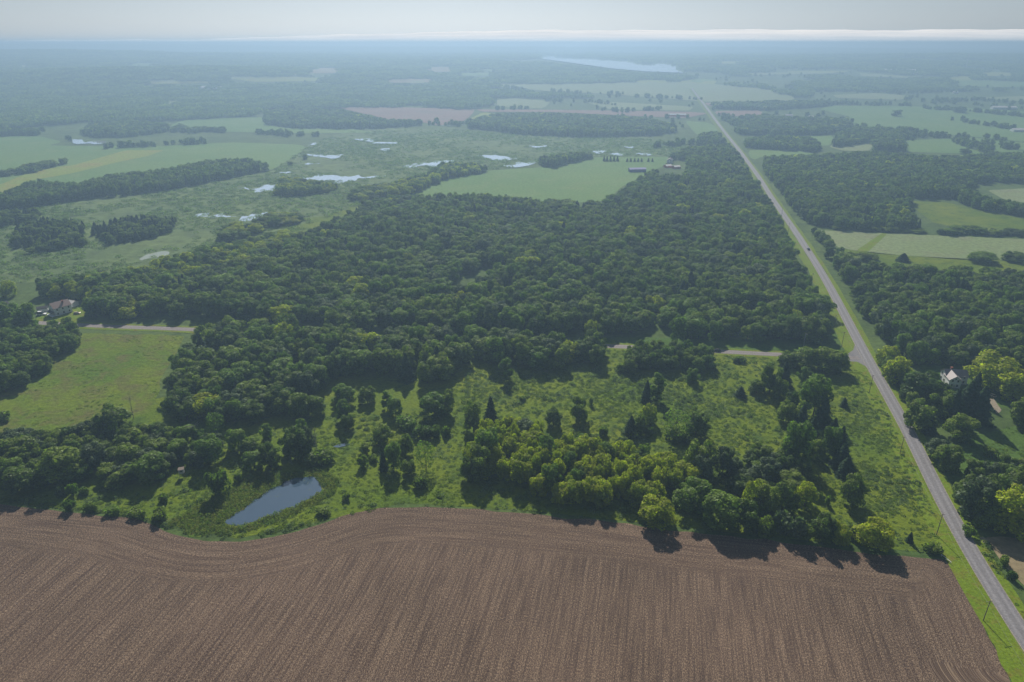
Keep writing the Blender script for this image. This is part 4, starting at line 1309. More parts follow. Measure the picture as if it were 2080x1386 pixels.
# stray trees over the far country
gx = rng.uniform(-2600, 2600, 5200); gy = rng.uniform(1150, 3400, 5200)
gb = proj(gx, gy, hz(gx, gy))
ok = (field_noise(gx, gy, .006, 8.0) > .1) & ~road_mask(gx, gy, 12, 5)
for p in [p for _, p, _ in FIELDS] + [p for _, p in WATERS]:
    ok &= ~pip(gb[0], gb[1], p)
ok &= ~pip(gb[0], gb[1], MARSH)
for a, b in zip(gx[ok], gy[ok]):
    hgt = rng.uniform(6, 12)
    trees.append((a, b, hgt, hgt * rng.uniform(.4, .6), 'green' if rng.uniform() < .8 else 'bright', HR))
TX = np.array([(t[0], t[1], t[2], t[3]) for t in trees])
zz = hz(TX[:, 0], TX[:, 1])
ppx, ppy = proj(TX[:, 0], TX[:, 1], zz + TX[:, 2] * .7)
infr = (ppx > -10) & (ppx < 2090) & (ppy > 0) & (ppy < 1396)
size = TX[:, 2] / np.hypot(TX[:, 1], H) * infr
is_con = np.array([t[4] == 'conifer' for t in trees])
TONE = {'green': 'dark green broadleaf tree', 'bright': 'fresh green broadleaf tree', 'yellow': 'yellow-green broadleaf tree', 'grey': 'grey-green broadleaf tree', 'conifer': 'dark conifer'}
n_hand_b = sum(1 for t in HAND_TREES if t[4] != 'conifer')
chosen = np.zeros(len(trees), bool)
order = np.argsort(-size * ~is_con)[:300 - n_hand_b]
chosen[order] = True
order = np.argsort(-size * is_con)[:60]
chosen[order] = True
chosen &= infr
CH = np.nonzero(chosen)[0]
for i in CH:
    x, y, h, r_, k, ri = trees[i]
    ph = WOODS[ri][0]
    same = [j for j in CH if trees[j][5] == ri]
    qx = np.mean([ppx[j] < ppx[i] for j in same]); qy = np.mean([ppy[j] > ppy[i] for j in same])
    if len(same) > 8:
        sid = ('left end', 'left part', 'middle', 'right part', 'right end')[min(4, int(qx * 5))]
        dep = ('front row', 'second row', 'back rows')[min(2, int(qy * 3))]
        lab = '%s, %s, %s of the %s' % (TONE[k], dep, sid, ph)
        place_tree(x, y, h, r_, k, lab, lab.replace('tree,', 'trees,').replace('conifer,', 'conifers,'))
        continue
    place_tree(x, y, h, r_, k, '%s within the %s' % (TONE[k], ph), '%ss in the %s' % (TONE[k], ph))


# ---- geometry-node scatter for what nobody could count
def gn_scatter(name, protos, pts, rot, scl, idx, label):
    pc = bpy.data.collections.new(name + '_kinds')
    for i, me in enumerate(protos):
        po = bpy.data.objects.new('%s_kind_%02d' % (name, i), me)
        pc.objects.link(po)
    me = bpy.data.meshes.new(name)
    n = len(pts)
    me.vertices.add(n); me.vertices.foreach_set('co', np.asarray(pts, np.float32).ravel())
    a = me.attributes.new('rot', 'FLOAT_VECTOR', 'POINT'); a.data.foreach_set('vector', np.column_stack([rot * 0, rot * 0, rot]).astype(np.float32).ravel())
    a = me.attributes.new('scl', 'FLOAT_VECTOR', 'POINT'); a.data.foreach_set('vector', np.asarray(scl, np.float32).ravel())
    a = me.attributes.new('pick', 'INT', 'POINT'); a.data.foreach_set('value', np.asarray(idx, np.int32))
    ng = bpy.data.node_groups.new(name + '_nodes', 'GeometryNodeTree')
    ng.interface.new_socket('Geometry', in_out='INPUT', socket_type='NodeSocketGeometry')
    ng.interface.new_socket('Geometry', in_out='OUTPUT', socket_type='NodeSocketGeometry')
    gi = ng.nodes.new('NodeGroupInput'); go = ng.nodes.new('NodeGroupOutput')
    ci = ng.nodes.new('GeometryNodeCollectionInfo'); ci.inputs['Collection'].default_value = pc
    ci.inputs['Separate Children'].default_value = True; ci.inputs['Reset Children'].default_value = True
    ip = ng.nodes.new('GeometryNodeInstanceOnPoints'); ip.inputs['Pick Instance'].default_value = True

    def na(nm, dt):
        q = ng.nodes.new('GeometryNodeInputNamedAttribute'); q.data_type = dt; q.inputs['Name'].default_value = nm
        return q.outputs['Attribute']
    L = ng.links.new
    L(gi.outputs[0], ip.inputs['Points']); L(ci.outputs[0], ip.inputs['Instance'])
    L(na('pick', 'INT'), ip.inputs['Instance Index'])
    e2r = ng.nodes.new('FunctionNodeEulerToRotation'); L(na('rot', 'FLOAT_VECTOR'), e2r.inputs[0]); L(e2r.outputs[0], ip.inputs['Rotation'])
    L(na('scl', 'FLOAT_VECTOR'), ip.inputs['Scale'])
    L(ip.outputs[0], go.inputs[0])
    o = obj(name, me)
    md = o.modifiers.new('scatter', 'NODES'); md.node_group = ng
    tag(o, label, None, None, 'stuff')
    return o


def scatter_trees(name, sel, label):
    protos = []; base = {}
    for k in TYPES:
        base[k] = len(protos); protos += SPEC[k]['mid'] + SPEC[k]['full']
    ii = np.nonzero(sel)[0]
    pts = []; scl = []; idx = []
    for i in ii:
        x, y, h, r_, k, ri = trees[i]
        s = SPEC[k]
        pts.append((x, y, zz[i])); scl.append((r_ / s['r'], r_ / s['r'], h / s['h'])); idx.append(base[k] + random.randrange(s['nv']) + (s['nv'] if y < 900 else 0))
    gn_scatter(name, protos, np.array(pts), rng.uniform(0, 6.28, len(ii)), np.array(scl), idx, label)


rest = ~chosen
scatter_trees('broadleaf_woodland', rest & ~is_con, 'mass of broadleaf trees filling the woods behind the nearest trees')
scatter_trees('conifer_woodland', rest & is_con, 'conifers mixed through the far woods and marsh stands')
print('trees', len(trees), 'chosen', chosen.sum())


# ---- far woods: clumps of many trees
def clump(seed, mat, R_=32, n=34, q=26):
    r = np.random.default_rng(seed)
    parts = []
    for j in range(n):
        a = r.uniform(0, 6.28); d = R_ * math.sqrt(r.uniform(0, 1))
        h = r.uniform(9, 14); rad = r.uniform(4, 6.5)
        D = r.normal(size=(q, 3)); D[:, 2] = np.abs(D[:, 2]) * .9 - .15; D /= np.linalg.norm(D, axis=1)[:, None]
        P = np.array([d * math.cos(a), d * math.sin(a), h * .5]) + D * np.array([rad, rad, h * .5]) * r.uniform(.85, 1.08, (q, 1))
        V, Fq, T = leafquads(P, D + r.normal(size=D.shape) * .3, 2.3, r, r.uniform(.75, 1.25, q) * r.uniform(.85, 1.15))
        parts.append((V, Fq, T, 0))
    return mk('wood_clump', parts, (mat,))


clumps = [clump(900 + i, M['green']) for i in range(5)]
OPEN = [p for _, p, _ in FIELDS] + [p for _, p in WATERS] + [w[1] for w in WOODS]
y_edges = np.geomspace(1250, 11800, 165)
cp = []
for y in y_edges:
    w = 0.86 * y + 300
    st = (y_edges[1] / y_edges[0] - 1) * y
    step = max(34, st * .9)
    xs = np.arange(-w, w, step)
    cp.append(np.column_stack([xs + rng.uniform(-.4, .4, len(xs)) * step, y + rng.uniform(-.45, .45, len(xs)) * st, np.full(len(xs), step / 42)]))
cp = np.concatenate(cp)
czz = hz(cp[:, 0], cp[:, 1])
bx, by = proj(cp[:, 0], cp[:, 1], czz)
nz = np.sin(cp[:, 0] * .0031 + 1) * np.sin(cp[:, 1] * .0023 + 2) + .6 * np.sin(cp[:, 0] * .0083 + cp[:, 1] * .0061) + .35 * np.sin(cp[:, 0] * .021 - cp[:, 1] * .004)
okc = (by < 222) & ~((by > 205) & (bx > 1900))
wild = (by < 140) & (nz > -.75) | (by >= 140) & (nz > -.35)
WILD = [[(-300, 100), (500, 108), (1000, 150), (1005, 172), (985, 214), (690, 216), (540, 220), (535, 236), (340, 246), (160, 250), (0, 262), (-300, 262)],
        [(1620, 170), (1760, 160), (1960, 165), (1940, 190), (1700, 190), (1600, 200)], [(1900, 205), (1760, 206), (1850, 196), (1990, 196), (2060, 208), (2060, 216)], [(1140, 186), (1330, 193), (1450, 205), (1420, 215), (1260, 206)]]
wildp = np.zeros(len(bx), bool)
for p in WILD:
    wildp |= pip(bx, by, p)
okc = (okc | (wildp & (by > 200)))
okc &= wild | (by < 118) | wildp
okc &= ~((by > 200) & (bx > 990) & (bx < 1700))
okc &= ~((by > 186) & (bx > 1640))
order_m = np.argsort(MAIN[:, 1])
okc &= ~((np.abs(cp[:, 0] - np.interp(cp[:, 1], MAIN[order_m, 1], MAIN[order_m, 0])) < 45) & (cp[:, 1] < MAIN[:, 1].max()))
txp, typ_ = proj(cp[:, 0], cp[:, 1], czz + 12 * np.clip(cp[:, 2], 1, 1.6))
exp = []
for p in [p for _, p, _ in FIELDS] + [p for _, p in WATERS]:
    exp.append(p)
for p in exp:
    okc &= ~pip(bx, by, p) & ~pip(txp, typ_ + .5, p)
cp = cp[okc]; czz = czz[okc]
s = np.clip(cp[:, 2], .8, 4)
gn_scatter('distant_woods', clumps, np.column_stack([cp[:, 0], cp[:, 1], czz - .5]), rng.uniform(0, 6.28, len(cp)),
           np.column_stack([s, s, np.clip(s, .9, 1.5) * rng.uniform(.85, 1.2, len(s))]), rng.integers(0, 5, len(cp)), 'woods covering the hazy country out to the horizon')
print('clumps', len(cp))


# ---- low growth
def patch(seed, mat, R_=1.0, n=46, leaf=.2, hh=.5, name='weed'):
    r = np.random.default_rng(seed)
    a = r.uniform(0, 6.28, n); d = R_ * np.sqrt(r.uniform(0, 1, n))
    z = hh * (1 - (d / R_) ** 2) * r.uniform(.4, 1.1, n) + .05
    P = np.column_stack([d * np.cos(a), d * np.sin(a), z])
    V, Fq, T = leafquads(P, r.normal(size=(n, 3)) * .6 + np.array([0, 0, 1]), leaf, r, r.uniform(.6, 1.4, n))
    return mk(name, [(V, Fq, T, 0)], (mat,))


def scatter_poly(poly, sp, thr=None, ns=.08, sd=1.0, excl=()):
    P = resample(poly, 12)
    x, y, z = unproj(P[:, 0], P[:, 1])
    gx, gy = np.meshgrid(np.arange(x.min(), x.max(), sp), np.arange(y.min(), y.max(), sp))
    gx = gx.ravel() + rng.uniform(-.5, .5, gx.size) * sp; gy = gy.ravel() + rng.uniform(-.5, .5, gy.size) * sp
    bx, by = proj(gx, gy, hz(gx, gy))
    ok = pip(bx, by, poly) & ~road_mask(gx, gy, 5.5, 4)
    if thr is not None:
        ok &= field_noise(gx, gy, ns, sd) + rng.normal(0, .35, gx.size) > thr
    for e in excl:
        ok &= ~pip(bx, by, e)
    return gx[ok], gy[ok]


MEADOW = [(0, 1022), (280, 1050), (330, 1070), (480, 1096), (640, 1064), (820, 1024), (1080, 1040), (1560, 1092), (1920, 1130), (1900, 1060), (1775, 775), (1716, 735), (1229, 710), (930, 745), (900, 830), (640, 850), (450, 900), (300, 990), (0, 1010)]
WP = [patch(700 + i, M['weed'], 1.0, 50, .17, .34) for i in range(3)] + [patch(710 + i, M['weed_grey'], 1.0, 50, .17, .3) for i in range(2)] + [patch(720 + i, M['scrub'], 1.3, 70, .24, 1.0) for i in range(2)]
reedpoly = [(340, 1064), (380, 1040), (440, 1008), (500, 972), (530, 960), (580, 962), (645, 955), (690, 972), (684, 1000), (650, 1020), (600, 1042), (560, 1060), (500, 1080), (440, 1086), (380, 1084)]
X = []; Y = []; I = []; S = []
for poly, sp, thr, pick, sd, smul in (
        (MEADOW, 2.0, .05, (0, 1, 2), 1.0, 1.0),
        (MEADOW, 2.3, .55, (3, 4), 4.2, 1.1),
        (MEADOW, 3.6, .75, (5, 6), 2.3, 1.1),
        ([(1770, 800), (1820, 860), (1900, 1050), (1760, 1040), (1720, 960), (1710, 830)], 1.7, -.1, (3, 4, 0, 1), 3.0, .95),
        ([(940, 760), (1230, 750), (1500, 770), (1530, 850), (1400, 850), (1200, 800), (960, 850)], 2.0, .0, (0, 1, 3, 5), 6.0, 1.1),
        ([(1120, 800), (1400, 790), (1530, 860), (1500, 930), (1430, 880), (1250, 880)], 2.0, .15, (3, 4), 8.0, 1.0),
        ([(1840, 900), (1960, 890), (2130, 850), (2200, 980), (2060, 1000), (1960, 990)], 2.2, .2, (0, 1, 2), 5.0, .9),
        ([(-160, 880), (-160, 790), (0, 770), (80, 705), (170, 678), (380, 682), (345, 730), (325, 790), (300, 840), (150, 875)], 3.0, .5, (0, 1, 2), 7.0, .8),
        ([(1985, 1090), (2005, 1100), (2110, 1290), (2130, 1400), (2080, 1340), (2010, 1170)], 1.3, -.5, (0, 1, 5), 5.5, .9),
        ([(0, 1020), (280, 1052), (330, 1072), (480, 1100), (640, 1068), (620, 1062), (480, 1088), (340, 1060), (280, 1042), (0, 1012)], 1.2, -.4, (0, 1, 2, 5), 9.0, .9)):
    a, b = scatter_poly(poly, sp, thr, .07, sd, (POND, reedpoly))
    X.append(a); Y.append(b); I.append(rng.choice(pick, len(a))); S.append(rng.uniform(.55, 1.25, len(a)) * smul)
X = np.concatenate(X); Y = np.concatenate(Y); I = np.concatenate(I); S = np.concatenate(S)
gn_scatter('meadow_weeds', WP, np.column_stack([X, Y, X * 0 + .03]), rng.uniform(0, 6.28, len(X)), np.column_stack([S, S, S * rng.uniform(.7, 1.4, len(S))]), I, 'weeds and low brush growing in the near meadows')
print('weeds', len(X))
a, b = scatter_poly(reedpoly, .95, None, excl=(POND,))
RP = [patch(760 + i, M['reeds'], .8, 40, .17, 1.3, 'reed') for i in range(3)]
s = rng.uniform(.6, 1.2, len(a))
gn_scatter('reeds', RP, np.column_stack([a, b, a * 0 + .05]), rng.uniform(0, 6.28, len(a)), np.column_stack([s, s, s]), rng.integers(0, 3, len(a)), 'yellow-brown reeds ringing the near pond')

SP_ = [patch(780 + i, M['scrub'], 5, 70, .55, 1.8, 'marsh_scrub') for i in range(4)]
wx = [[(sum(q[0] for q in p) / len(p) + (q[0] - sum(r_[0] for r_ in p) / len(p)) * .75, sum(q[1] for q in p) / len(p) + (q[1] - sum(r_[1] for r_ in p) / len(p)) * .6) for q in p] for _, p in WATERS]
a, b = scatter_poly(MARSH, 8.0, -.35, .012, 2.0, wx)
s = rng.uniform(.5, 1.2, len(a))
gn_scatter('marsh_scrub', SP_, np.column_stack([a, b, a * 0]), rng.uniform(0, 6.28, len(a)), np.column_stack([s, s, s * rng.uniform(.7, 1.5, len(s))]), rng.integers(0, 4, len(a)), 'low willow scrub and sedge covering the marsh')
print('marsh', len(a))

# spruce row by far farm and single field trees
for i, px in enumerate((1227, 1233, 1240, 1247, 1254)):
    x, y, h, r_ = from_px(px, 317, 328, 6.5)
    place_tree(x, y, h, r_, 'conifer', 'small pointed spruce in the left row behind the blue shed', 'spruces in the left row behind the blue shed')
for i, px in enumerate((1274, 1281, 1289, 1296, 1303)):
    x, y, h, r_ = from_px(px, 321, 329, 5.5)
    place_tree(x, y, h, r_, 'conifer', 'small pointed spruce in the middle row behind the blue shed', 'spruces in the middle row behind the blue shed')
for px, lb in ((1317, 'left spruce of the last pair behind the blue shed'), (1325, 'right spruce of the last pair behind the blue shed')):
    x, y, h, r_ = from_px(px, 321, 329, 5.5)
    place_tree(x, y, h, r_, 'conifer', lb)
for px, yt, yb, w, lb in ((1820, 222, 237, 20, 'round tree alone in the far right green field'), (1948, 218, 230, 26, 'small copse tree on the far side of the right green field'),
                          (2003, 268, 283, 12, 'lone tree on the line between the far right fields'), (2038, 275, 287, 16, 'round tree at the far right field boundary'),
                          (620, 314, 324, 9, 'small tree by the creek at the tip of the left green field'), (590, 326, 336, 12, 'small tree at the lower tip of the left green field'),
                          (638, 266, 278, 12, 'tiny tree above the winding creek'), (1960, 300, 314, 24, 'tree at the corner of the second far right field')):
    x, y, h, r_ = from_px(px, yt, yb, w)
    place_tree(x, y, h, r_, 'green', lb)


# ---- dead trees
def dead_tree(px, yt, yb, w, label, seed):
    x, y, h, r_ = from_px(px, yt, yb, w)
    e = empty('dead_tree', (x, y, 0))
    tag(e, label, 'dead tree')
    r = random.Random(seed)
    MB().tube((0, 0, 0), (0.2, 0, h * .55), .16, .1).tube((.2, 0, h * .53), (0, .1, h), .1, .03).build('trunk', M['dead'], e)
    m = MB()
    for i in range(16):
        a = r.uniform(0, 6.28); z0 = h * r.uniform(.25, .9)
        p = (math.cos(a) * r_ * r.uniform(.5, 1), math.sin(a) * r_ * r.uniform(.5, 1), z0 + h * r.uniform(.06, .2))
        m.tube((.1, 0, z0), p, .06, .025, 4)
        m.tube(p, (p[0] * 1.2, p[1] * 1.2, p[2] + h * .06), .025, .01, 4)
    m.build('branch', M['dead'], e)


dead_tree(645, 862, 925, 22, 'bare grey dead tree standing behind the shrubs above the pond', 1)
dead_tree(272, 806, 852, 12, 'thin leafless snag beside the hay meadow', 2)
dead_tree(398, 858, 905, 30, 'bare grey tree in the left thicket', 3)
dead_tree(1421, 925, 985, 24, 'bare grey tree among the greyish trees right of the grove', 4)


# ---- utility poles and wires
def pole(px, yt, yb, label, arm=True, ang=0.2, lamp=False):
    x, y, h, _ = from_px(px, yt, yb, 2)
    h = max(h, 8.5)
    e = empty('utility_pole', (x, y, 0), ang)
    tag(e, label, 'utility pole')
    MB().tube((0, 0, -.3), (0, 0, h), .15, .10, 8).build('shaft', M['pole'] if not lamp else M['steel'], e)
    if arm:
        MB().box((0, .13, h - .55), (2.3, .1, .12)).build('crossarm', M['pole'], e)
        for dx in (-1.05, 1.05):
            MB().tube((dx, .13, h - .49), (dx, .13, h - .27), .05, .03).build('insulator', M['lamp'], e)
        MB().tube((-.8, .13, h - .6), (0, .13, h - 1.3), .025).tube((.8, .13, h - .6), (0, .13, h - 1.3), .025).build('brace', M['steel'], e)
    if lamp:
        MB().tube((0, 0, h - .4), (0, -1.1, h - .1), .04).build('lamp_arm', M['steel'], e)
        MB().tube((0, -1.0, h - .2), (0, -1.5, h - .12), .16, .1).build('lamp_head', M['lamp'], e)
    return x, y, h


main_poles = [
    (1588, 418, 436, 'utility pole by the main road, farthest one that can be made out'),
    (1601, 452, 472, 'utility pole beside the far stretch of the main road near the wood edge'),
    (1648, 555, 577, 'utility pole beside the main road above the wood corner'),
    (1694, 641, 665, 'utility pole beside the main road, first one above the junction pole'),
    (1709, 674, 706, 'utility pole on the grass at the upper corner of the junction'),
    (1765, 762, 799, 'utility pole beside the main road just below the junction'),
    (1828, 887, 921, 'utility pole on the weedy verge halfway down the near road'),
    (1902, 1044, 1087, 'utility pole where the mown verge begins by the field corner'),
    (1997, 1226, 1261, 'utility pole on the mown verge nearest the camera'),
]
mp = [pole(px, yt, yb, lb) for px, yt, yb, lb in main_poles]
side_poles = [(1213, 660, 681, 'utility pole above the side road at the tip of the middle wood'), (1389, 672, 697, 'utility pole against the wood edge above the side road')]
spoles = [pole(px, yt, yb, lb, ang=1.45) for px, yt, yb, lb in side_poles]
spoles.append(pole(1632, 677, 703, 'pale steel light pole above the side road near the junction', arm=False, lamp=True))
spoles.append(mp[4])


def wire(name, pts, dx, label, r_=.02):
    m = MB()
    for (x0, y0, h0), (x1, y1, h1) in zip(pts[:-1], pts[1:]):
        prev = None
        for i in range(9):
            t = i / 8
            z = h0 + (h1 - h0) * t - .35 - 4 * 1.3 * t * (1 - t)
            p = (x0 + (x1 - x0) * t + dx, y0 + (y1 - y0) * t, z)
            if prev:
                m.tube(prev, p, r_, n=3)
            prev = p
    o = m.build(name, M['wire'])
    tag(o, label, 'wire')


ext = mp + [(mp[-1][0] - 12, mp[-1][1] - 62, 10)]
wire('overhead_wire', ext, -1.05, 'overhead wire along the main road on the field side of the poles')
wire('overhead_wire', ext, 1.05, 'overhead wire along the main road on the road side of the poles')
wire('overhead_wire', [(spoles[0][0] - 260, spoles[0][1] + 18, 10)] + spoles, 0, 'overhead wire along the side road')


# ---- buildings
def house(loc, rz, w, l, hw, hr, wall, roof, label, name='house', cat='house', windows=True, chimney=True, porch=None, wing=None, over=.4):
    """gable faces +-Y (w wide along x), ridge along y"""
    e = empty(name, loc, rz)
    tag(e, label, cat)
    a, b = w / 2, l / 2
    pts = [(-a, -b, 0), (a, -b, 0), (a, b, 0), (-a, b, 0), (-a, -b, hw), (a, -b, hw), (a, b, hw), (-a, b, hw), (0, -b, hw + hr), (0, b, hw + hr)]
    MB().poly(pts, (0, 1, 5, 8, 4), (2, 3, 7, 9, 6), (1, 2, 6, 5), (3, 0, 4, 7), (4, 8, 9, 7), (5, 6, 9, 8)).build('wall', wall, e)
    sl = hr / a
    for s_ in (-1, 1):
        ex = a + over; z0 = hw - sl * over + .06; z1 = hw + hr + .06; t = .18
        P = [(s_ * ex, -b - over, z0), (s_ * ex, b + over, z0), (s_ * .01, b + over, z1), (s_ * .01, -b - over, z1)]
        P += [(p[0], p[1], p[2] + t) for p in P]
        rf = MB().poly(P, (0, 1, 2, 3), (4, 7, 6, 5), (0, 4, 5, 1), (1, 5, 6, 2), (2, 6, 7, 3), (3, 7, 4, 0)).build('roof', roof, e)
        if chimney and s_ == 1:
            MB().box((a * .4, b * .3, hw + hr * .95), (.9, .9, 1.6)).box((a * .4, b * .3, hw + hr * .95 + .85), (1.1, 1.1, .12)).build('chimney', M['brick'], rf)
    if windows:
        def win(x, y, z, sx, sy, ww=.95, wh=1.4):
            n = Vector((sx, sy, 0)); side = Vector((-sy, sx, 0))
            def bx(c, wd, hh_, t):
                return (c, (abs(side.x) * wd + abs(n.x) * t, abs(side.y) * wd + abs(n.y) * t, hh_))
            m = MB(); c = Vector((x, y, z)) + n * .03
            for dz in (-wh / 2, wh / 2):
                m.box(*bx(c + Vector((0, 0, dz)), ww + .16, .1, .1))
            for ds in (-ww / 2, ww / 2):
                m.box(*bx(c + side * ds, .1, wh - .1, .1))
            f = m.build('window', M['white'] if wall is not M['white'] else M['cream'], e)
            MB().box(*bx(c, ww - .12, wh - .12, .05)).build('pane', M['glass'], f)
        storeys = 2 if hw > 4.2 else 1
        for q in range(storeys):
            z = 1.5 + q * 2.7
            for gx_ in (-a * .45, a * .45):
                win(gx_, -b, z, 0, -1); win(gx_, b, z, 0, 1)
            k = max(2, int(l / 3.2))
            for i in range(k):
                yy = -b + l * (i + .5) / k
                win(-a, yy, z, -1, 0); win(a, yy, z, 1, 0)
        win(0, -b, hw + hr * .3, 0, -1, .8, 1.0)
        m = MB().box((0, -b - .04, 1.05), (.95, .09, 2.1)).build('door', M['cream'], e)
        MB().tube((.35, -b - .09, 1.0), (.35, -b - .16, 1.0), .04).build('handle', M['steel'], m)
    if porch:
        d = porch
        MB().poly([(-a, -b - d, 2.5), (a, -b - d, 2.5), (a, -b - .02, 3.1), (-a, -b - .02, 3.1), (-a, -b - d, 2.62), (a, -b - d, 2.62), (a, -b - .02, 3.22), (-a, -b - .02, 3.22)],
                  (3, 2, 1, 0), (4, 5, 6, 7), (0, 1, 5, 4), (1, 2, 6, 5), (2, 3, 7, 6), (3, 0, 4, 7)).build('porch_roof', M['roof_dark'], e)
        MB().box((0, -b - d / 2 - .02, .2), (w, d - .04, .4)).build('porch_floor', wall, e)
        for i in range(4):
            MB().box((-a + .1 + (w - .2) * i / 3, -b - d + .12, 1.45), (.14, .14, 2.1)).build('porch_post', wall, e)
    if wing:
        ww, wl, wh = wing
        m = MB().box((-a - ww / 2, b * .2, wh / 2), (ww - .02, wl, wh)); m.build('wing_wall', wall, e)
        P = [(-a - ww - .3, b * .2 - wl / 2 - .3, wh), (-a, b * .2 - wl / 2 - .3, wh), (-a, b * .2 + wl / 2 + .3, wh), (-a - ww - .3, b * .2 + wl / 2 + .3, wh), (-a - ww - .3, b * .2, wh + 1.6), (-a, b * .2, wh + 1.6)]
        MB().poly(P, (0, 1, 5, 4), (2, 3, 4, 5), (3, 0, 4), (1, 2, 5), (3, 2, 1, 0)).build('wing_roof', M['roof_dark'], e)
    return e


x, y, z = G(1926, 787)
hm = house((x + 6.5, y + 7, 0), R(82), 6.8, 11, 4.6, 2.6, M['white'], M['roof_grey'], 'white gabled house with a shining grey roof among conifers right of the road', 'farmhouse')
e2 = house((x + 3.2, y + 3.0, 0), R(-12), 5.8, 8, 4.6, 2.3, M['white'], M['roof_grey'], 'gable', chimney=False)
m2 = Matrix.LocRotScale(hm.location, hm.rotation_euler, None).inverted() @ Matrix.LocRotScale(e2.location, e2.rotation_euler, None)
for ch in list(e2.children):
    ch.parent = hm
    ch.matrix_basis = m2
bpy.data.objects.remove(e2)
x, y, z = G(118, 640)
house((x, y + 4, 0), R(-35), 8.2, 11, 5.4, 2.9, M['white'], M['roof_brown'], 'white two-storey farmhouse with a brown roof and dark porch roof at the left', 'farmhouse', porch=2.2, wing=(4.5, 5, 4.6))
x, y, z = G(146, 621)
house((x, y, 0), R(70), 5, 8, 2.6, 1.2, M['white'], M['roof_metal'], 'small white outbuilding with a pale roof right behind the farmhouse', 'shed', 'shed', chimney=False, windows=False)
x, y, z = G(4, 632)
house((x, y, 0), R(-20), 7, 9, 3.2, 2.4, M['white'], M['roof_dark'], 'small white house with a dark roof at the left picture edge', 'house')
x, y, z = G(88, 632)
house((x, y, 0), R(-60), 4, 6, 2.4, 1.0, M['white'], M['roof_dark'], 'low white shed with a dark roof left of the farmhouse', 'shed', 'shed', chimney=False, windows=False)
# far farm
x, y, z = G(1295, 350)
house((x, y + 4, 0), R(-84), 9, 24, 4, 1.6, M['blue_wall'], plain('blue_roof', (0.22, 0.22, 0.45), .5, .1), 'long blue metal shed at the edge of the far green field', 'long_shed', 'barn', chimney=False, windows=False)
for px, yb, wl, lb in ((1357, 341, 9, 'left of the two small barns with bright metal roofs'), (1374, 343, 10, 'right of the two small barns with bright metal roofs')):
    x, y, z = G(px, yb)
    house((x, y + 3, 0), R(-65), 8, wl + 1, 2.8, 1.4, M['orange'], M['roof_metal'], lb, 'barn', 'barn', chimney=False, windows=False)
x, y, z = G(1362, 332)
house((x, y + 6, 0), R(-20), 8, 10, 4.5, 2.5, M['white'], M['roof_grey'], 'pale house half hidden behind the two metal-roofed barns', 'house', windows=True)
# distant buildings
FARB = [(1376, 237, 40, 12, 'orange', 'roof_metal', 'orange-red long barn by the distant bare field'), (1361, 237, 10, 9, 'orange', 'roof_metal', 'small orange-red barn left of the long distant one'),
        (587, 216, 22, 14, 'white', 'roof_metal', 'white farm building in the distant woods on the left'), (683, 187, 10, 8, 'white', 'roof_metal', 'tiny white house in the distant haze left of centre'),
        (1825, 146, 130, 24, 'white', 'roof_metal', 'longest white poultry shed on the hazy right ridge'), (1852, 151, 95, 22, 'white', 'roof_metal', 'lower long white shed on the hazy right ridge'),
        (1876, 151, 40, 22, 'white', 'roof_metal', 'short white shed right of the lower long one'), (1778, 146, 50, 20, 'white', 'roof_metal', 'white barn at the left end of the ridge sheds'),
        (1748, 143, 20, 16, 'white', 'roof_metal', 'lone white building left of the ridge sheds'), (1955, 145, 110, 14, 'white', 'roof_metal', 'thin pale shed near the foot of the radio mast'),
        (1602, 238, 16, 9, 'white', 'roof_metal', 'white house by the distant trees right of the straight road'), (1646, 241, 12, 9, 'white', 'roof_metal', 'second white house right of the distant one by the straight road'),
        (2070, 268, 30, 14, 'white', 'roof_metal', 'white farm sheds behind trees at the far right field'), (1940, 190, 14, 9, 'white', 'roof_metal', 'small white house in the hazy fields on the right'),
        (2038, 222, 60, 16, 'white', 'roof_metal', 'long pale farm roof beyond the right fields'), (1498, 253, 12, 8, 'white', 'roof_metal', 'small white house right of the straight road'),
        (430, 181, 70, 14, 'white', 'roof_metal', 'long pale building in the left distant woods')]
for px, yb, l_, w_, wm, rm, lb in FARB:
    x, y, z = G(px, yb)
    house((x, y, z), R(90) + R(-6), w_, l_, 3.5 + l_ * .02, 1.5 + w_ * .1, M[wm], M[rm], lb, 'far_building', 'farm building', chimney=False, windows=False, over=.2)

# radio mast
x, y, z = G(1961, 140)
e = empty('radio_mast', (x, y, z))
tag(e, 'tall thin radio mast rising into the fog bank on the right horizon', 'mast')
d_ = math.hypot(y, x)
mh = z * -1 + H - (98 - 75) / 1662 * y
mh = max(60, min(130, mh))
m = MB()
for sx, sy in ((-1, -1), (1, -1), (0, 1)):
    m.tube((sx * 2.6, sy * 2.6, 0), (sx * .9, sy * .9, mh), .45, .35, 4)
for i in range(24):
    z0 = mh * i / 24; z1 = mh * (i + 1) / 24; k0 = 2.6 - 1.7 * i / 24; k1 = 2.6 - 1.7 * (i + 1) / 24
    m.tube((-k0, -k0, z0), (k1, -k1, z1), .2, n=3).tube((k0, -k0, z0), (0, k1, z1), .2, n=3).tube((0, k0, z0), (-k1, -k1, z1), .2, n=3)
m.build('lattice', M['steel'], e)
m = MB()
m.tube((0, 0, mh), (0, 0, mh + 12), .4, .2)
m.build('antenna', M['steel'], e)
MB().box((0, 0, mh - 3), (7, 7, 1.6)).build('platform', M['steel'], e)
MB().box((0, 0, mh - 12), (6, 6, 1.4)).build('platform', M['steel'], e)


